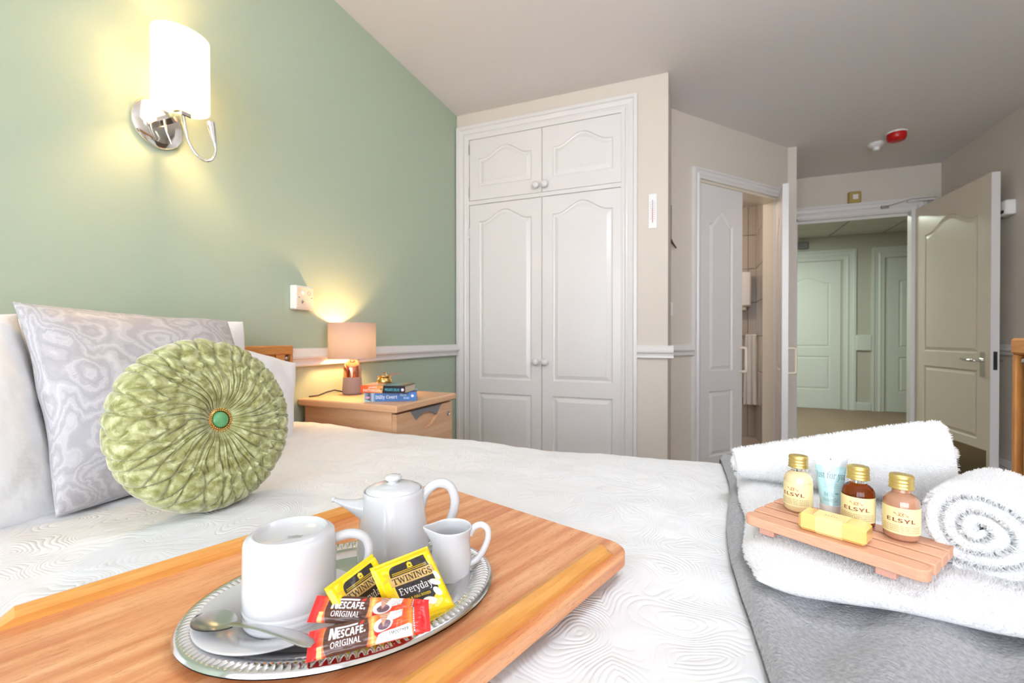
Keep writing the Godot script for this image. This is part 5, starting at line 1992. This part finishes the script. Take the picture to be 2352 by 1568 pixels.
func sachets() -> void:
	var tea := printed("tea_wrapper", tea_print(), 0.3)
	var yellow := mat("tea_back", rgb8(250, 212, 10), 0.3)
	var A := [
		["tea_sachet", "yellow and black tea sachet leaning in front of the milk jug", [Vector3(1.089, 0.7475, -0.335), Vector3(1.111, 0.745, -0.398), Vector3(1.154, 0.6985, -0.382), Vector3(1.116, 0.6985, -0.336)], 1.0],
		["tea_sachet", "yellow and black tea sachet half covered by another one beside the mug", [Vector3(1.066, 0.7405, -0.303), Vector3(1.067, 0.7435, -0.366), Vector3(1.109, 0.6975, -0.366), Vector3(1.098, 0.6975, -0.306)], 5.0],
	]
	for a in A:
		var q: Array = a[2]
		var o: Vector3 = q[3]
		var s := thing(a[0], a[1], "tea sachet", o, 0, "tea sachets on the silver tray")
		var f := MB.new()
		packet(f, q[0] - o, q[1] - o, q[2] - o, q[3] - o, 0.0035, Vector2(0.04, 0.08), true, a[3])
		part(f, "front", tea, s)
		f = MB.new()
		packet(f, q[0] - o, q[1] - o, q[2] - o, q[3] - o, 0.0035, Vector2(0.04, 0.08), false, a[3])
		part(f, "back", yellow, s)
	var cof := printed("coffee_wrapper", coffee_print(), 0.25)
	var red := mat("coffee_back", rgb8(236, 50, 40), 0.3)
	var S := [
		["coffee_stick", "red and brown coffee stick lying across the tea sachets, upper of the two", Vector3(1.058, 0.7245, -0.2975), Vector3(1.1523, 0.7222, -0.3324), 2.0],
		["coffee_stick", "red and brown coffee stick with a white tab beside the teaspoon handle", Vector3(1.081, 0.714, -0.2705), Vector3(1.1623, 0.7278, -0.3214), 6.0],
	]
	for a in S:
		var l: Vector3 = a[2]
		var r: Vector3 = a[3]
		var len := (r - l).normalized()
		var n := Vector3(0.38, 0.82, 0.43).normalized()
		n = (n - len * n.dot(len)).normalized()
		var w := n.cross(len).normalized() * 0.0112
		var s := thing(a[0], a[1], "coffee stick", l, 0, "coffee sticks on the silver tray")
		for k in 2:
			var f := MB.new()
			packet(f, w, r - l + w, r - l - w, -w, 0.0036, Vector2(0.09, 0.0), k == 0, a[4])
			part(f, ["front", "back"][k], [cof, red][k], s)


# ---------------------------------------------------------------- toiletries
func toiletries() -> void:
	var rk := thing("soap_rack", "small slatted wooden soap rack on the folded towel", "soap rack", Vector3(1.535, 0.7065, -0.6585), -33.0)
	for k in 4:
		var z := 0.0525 - 0.0275 * k
		var rings: Array = []
		for q in [[0.0, 0.001], [0.001, 0.0], [0.011, 0.0], [0.012, 0.001]]:
			var ring: Array = rrect(0.092 - q[1], 0.0112 - q[1], 0.009 if k == 0 else 0.002, q[0] + 0.0095, 5)
			var moved: Array = []
			for p in ring:
				moved.append(p + Vector3(0, 0, z - 0.0112))
			rings.append(moved)
		var mb := MB.new()
		mb.loft(rings)
		part(mb, "slat", M.rack_wood, rk)
	for x in [-0.066, 0.056]:
		part(boxes([[Vector3(x - 0.009, 0.0, -0.05), Vector3(x + 0.009, 0.0093, 0.046)]], 0.001), "foot", M.rack_end, rk)
	# bottles
	var sans := font("Droid Sans", 700)
	var reg := font("Droid Sans", 400)
	var kinds := [
		[Vector3(1.500, 0, -0.708), "lotion_cream", "small bottle of pale cream lotion with a gold cap on the soap rack", ["CONDITIONER WITH GINSENG", "CONDITIONER AVEC GINSENG", "CONDITIONER MIT GINSENG", "CONDITIONER CON GINSENG"], -33.0],
		[Vector3(1.558, 0, -0.677), "amber", "small bottle of amber brown liquid with a gold cap on the soap rack", ["SHAMPOO WITH GINSENG", "SHAMPOOING AVEC GINSENG", "SHAMPOO MIT GINSENG", "SHAMPOO CON GINSENG"], -22.0],
		[Vector3(1.593, 0, -0.654), "lotion_brown", "small bottle of milky brown gel with a gold cap beside the rolled towel", ["BATH & SHOWER GEL WITH GINSENG", "BATH & SHOWER GEL AVEC GINSENG", "BATH & SHOWER GEL MIT GINSENG", "BATH & SHOWER GEL CON GINSENG"], -20.0],
	]
	for b in kinds:
		var o := thing("toiletry_bottle", b[2], "bottle", b[0] + Vector3(0, 0.7282, 0), b[4], "toiletry bottles on the soap rack")
		var lx := b[1] as String
		var mb := MB.new()
		var body := [Vector2(0, 0.0008), Vector2(0.012, 0.0), Vector2(0.0155, 0.0012), Vector2(0.017, 0.004), Vector2(0.0172, 0.02), Vector2(0.0172, 0.040), Vector2(0.0165, 0.0445), Vector2(0.0145, 0.0485), Vector2(0.0112, 0.0512), Vector2(0.0092, 0.0525)]
		if lx == "amber":
			body.append_array([Vector2(0.0088, 0.0535), Vector2(0.0, 0.0535)])
		else:
			body.append_array([Vector2(0.0088, 0.0535), Vector2(0.0, 0.0535)])
		mb.lathe(body, 56, 0, TAU, 0.3)
		part(mb, "body", M[lx], o)
		mb = MB.new()
		mb.lathe([Vector2(0, 0.0538), Vector2(0.0088, 0.0538), Vector2(0.0086, 0.0572), Vector2(0.0094, 0.0578), Vector2(0.0094, 0.0586), Vector2(0, 0.0586)], 40)
		part(mb, "neck", M.clear_plastic if lx != "lotion_brown" else M.lotion_brown, o)
		mb = MB.new()
		mb.lathe([Vector2(0, 0.058), Vector2(0.0118, 0.058), Vector2(0.0121, 0.0588), Vector2(0.0112, 0.0602), Vector2(0.0116, 0.0615), Vector2(0.0116, 0.0632), Vector2(0.0108, 0.0642), Vector2(0.0115, 0.0654), Vector2(0.0115, 0.0668), Vector2(0.0108, 0.0678), Vector2(0.0114, 0.069), Vector2(0.0114, 0.0722), Vector2(0.0108, 0.0734), Vector2(0.0, 0.0736)], 44, 0, TAU, 0.35)
		part(mb, "cap", M.gold_cap, o, "ridged gold screw cap")
		# paper label round the front
		var c := Canvas.new(512, 320, rgb8(240, 228, 172))
		var BR := rgb8(146, 82, 50)
		emblem(c, Vector2(256, 78), 58.0, rgb8(170, 110, 66))
		c.text("ELSYL", Vector2(140, 128), Vector2(232, 48), BR, sans)
		for k in 4:
			c.text(b[3][k], Vector2(90, 214 + 22 * k), Vector2(332, 13), rgb8(150, 100, 66), reg)
		mb = MB.new()
		mb.grid(48, 1, func(s: float, t: float):
			var a: float = deg_to_rad(90.0 + 100.0 - 200.0 * s)
			return Vector3(cos(a) * 0.01735, lerpf(0.0385, 0.0085, t), sin(a) * 0.01735), true)
		part(mb, "label", printed("bottle_label", c.tex(), 0.45), o, "cream paper label with brown lettering")
	# flat tube standing on its cap
	var tb := thing("shower_gel_tube", "clear flat tube of pale blue shower gel standing between two bottles", "tube", Vector3(1.5375, 0.7282, -0.7115), -12.0)
	var mb := MB.new()
	mb.grid(64, 30, func(s: float, t: float):
		var a: float = deg_to_rad(90.0) - TAU * s - PI
		var rz := lerpf(0.0108, 0.0006, pow(1.0 - t, 0.8))
		var rx := lerpf(0.0112, 0.0195, 1.0 - t)
		return Vector3(cos(a) * rx, lerpf(0.012, 0.080, 1.0 - t), sin(a) * rz), true)
	var c := Canvas.new(1024, 512, rgb8(176, 218, 222))
	c.rect(0, 0, 1024, 130, rgb8(206, 214, 218))
	c.rect(0, 0, 1024, 40, rgb8(216, 220, 222))
	for k in 7:
		var line := PackedVector2Array()
		for i in 33:
			line.append(Vector2(256 + i * 16, 140 + k * 22 + 6.0 * sin(i * 0.35 + k)))
		c.stroke(line, 2.0, rgb8(134, 188, 200))
	var script := font("Droid Serif", 400)
	var INK := rgb8(74, 92, 100)
	c.rect(506, 52, 12, 22, INK)
	c.text("Just for you", Vector2(300, 186), Vector2(420, 84), INK, script, 0.0, 0.18)
	for k in 3:
		c.rect(430, 300 + k * 18, 220, 3, rgb8(120, 170, 182))
	c.text("Bath &", Vector2(420, 384), Vector2(130, 38), rgb8(90, 140, 152), script)
	c.text("Shower Gel", Vector2(392, 436), Vector2(240, 38), rgb8(90, 140, 152), script)
	c.ellipse(Vector2(600, 392), 30, 8, rgb8(110, 168, 180))
	var tm := printed("gel_tube", c.tex(), 0.12)
	tm.clearcoat_enabled = true
	part(mb, "body", tm, tb)
	mb = MB.new()
	mb.lathe([Vector2(0, 0), Vector2(0.0115, 0), Vector2(0.012, 0.0015), Vector2(0.0118, 0.0125), Vector2(0, 0.0125)], 40)
	part(mb, "cap", M.plastic_white, tb)
	part(boxes([[Vector3(-0.0198, 0.0795, -0.0006), Vector3(0.0198, 0.0875, 0.0006)]]), "crimp", M.plastic_white, tb)
	# soap bar in film with a paper band
	var sp := thing("soap_bar", "yellow soap bar in clear film with a cream paper band", "soap", Vector3(1.5225, 0.7282, -0.6335), -29.0)
	mb = MB.new()
	mb.box(Vector3(-0.0335, 0.0005, -0.0155), Vector3(0.0335, 0.021, 0.0155), 0.0035)
	part(mb, "bar", M.soap, sp)
	c = Canvas.new(512, 384, rgb8(244, 222, 150))
	emblem(c, Vector2(256, 130), 44.0, rgb8(206, 160, 90))
	c.text("ELSYL", Vector2(150, 190), Vector2(212, 44), rgb8(190, 120, 70), sans)
	c.text("SOAP SAVON", Vector2(200, 256), Vector2(112, 14), rgb8(200, 140, 90), reg)
	mb = MB.new()
	mb.quad_uv(Vector3(-0.0185, 0.0213, 0.0125), Vector3(0.0145, 0.0213, 0.0125), Vector3(0.0145, 0.0213, -0.0125), Vector3(-0.0185, 0.0213, -0.0125))
	var pb := mat("soap_paper", rgb8(244, 222, 150), 0.4)
	part(mb, "band_print", printed("soap_print", c.tex(), 0.4), sp)
	mb = MB.new()
	mb.box(Vector3(-0.0185, 0.0002, -0.0158), Vector3(0.0145, 0.0212, 0.0158), 0.0036)
	part(mb, "paper_band", pb, sp)


func emblem(c: Canvas, at: Vector2, r: float, col: Color) -> void:
	# knot of crossing loops with two curled tails
	for k in 2:
		var m := 1.0 if k == 0 else -1.0
		var p := PackedVector2Array()
		for i in 49:
			var t := i / 48.0 * TAU
			p.append(at + Vector2(0.42 * cos(t), 0.2 * sin(t)).rotated(m * 0.95) * r + Vector2(0, 0))
		c.stroke(p, r * 0.07, col)
		p = PackedVector2Array()
		for i in 25:
			var t := i / 24.0
			p.append(at + Vector2(m * (0.1 + 0.85 * t), -m * 0.28 * sin(PI * 1.5 * t) * 1.0) * r)
		c.stroke(p, r * 0.07, col)
		p = PackedVector2Array()
		for i in 17:
			var t := i / 16.0 * TAU
			p.append(at + Vector2(m * 0.86 + 0.12 * cos(t), m * 0.16 + 0.12 * sin(t)) * r)
		c.stroke(p, r * 0.06, col)


const ADDED_PENDANT := 0.125  # strength of the added globe over the bed
const WALL_LAMP := 0.05
const TABLE_LAMP := 0.042


func _ready() -> void:
	# camera
	var cam := Camera3D.new()
	cam.name = "camera"
	add_child(cam)
	cam.position = Vector3(1.365, 0.96, 0.0)
	cam.rotation_degrees = Vector3(-0.36, 21.8, 0)
	cam.fov = 74.55
	cam.near = 0.02
	cam.far = 60.0
	var lens := CameraAttributesPhysical.new()
	lens.frustum_focal_length = 15.77
	lens.frustum_focus_distance = 0.62
	lens.exposure_aperture = 7.0
	lens.frustum_near = 0.02
	lens.frustum_far = 60.0
	cam.attributes = lens
	cam.current = true
	# daylight: a bright overcast sky seen through the window behind the camera
	var env := Environment.new()
	var sky := Sky.new()
	var sm := ProceduralSkyMaterial.new()
	sm.sky_top_color = rgb8(220, 229, 244)
	sm.sky_horizon_color = rgb8(236, 240, 248)
	sm.ground_horizon_color = rgb8(228, 232, 238)
	sm.ground_bottom_color = rgb8(216, 220, 226)
	sm.sky_energy_multiplier = 1.49
	sm.ground_energy_multiplier = 1.49
	sky.sky_material = sm
	env.background_mode = Environment.BG_SKY
	env.sky = sky
	env.tonemap_mode = Environment.TONE_MAPPER_LINEAR
	env.tonemap_exposure = 4.0
	env.sdfgi_enabled = true
	env.ssao_enabled = true
	env.ssil_enabled = true
	var we := WorldEnvironment.new()
	we.name = "world"
	we.environment = env
	add_child(we)
	materials()
	mat("silver", rgb8(214, 214, 214), 0.14, 1.0)
	room()
	added_pendant()
	wardrobe()
	bathroom()
	entry()
	corridor()
	bed()
	pillows()
	throw_and_towels()
	nightstand()
	table_lamp()
	books()
	wall_lamp()
	call_panel()
	small_wall_things()
	bed_tray()
	silver_tray()
	crockery()
	spoon()
	sachets()
	toiletries()
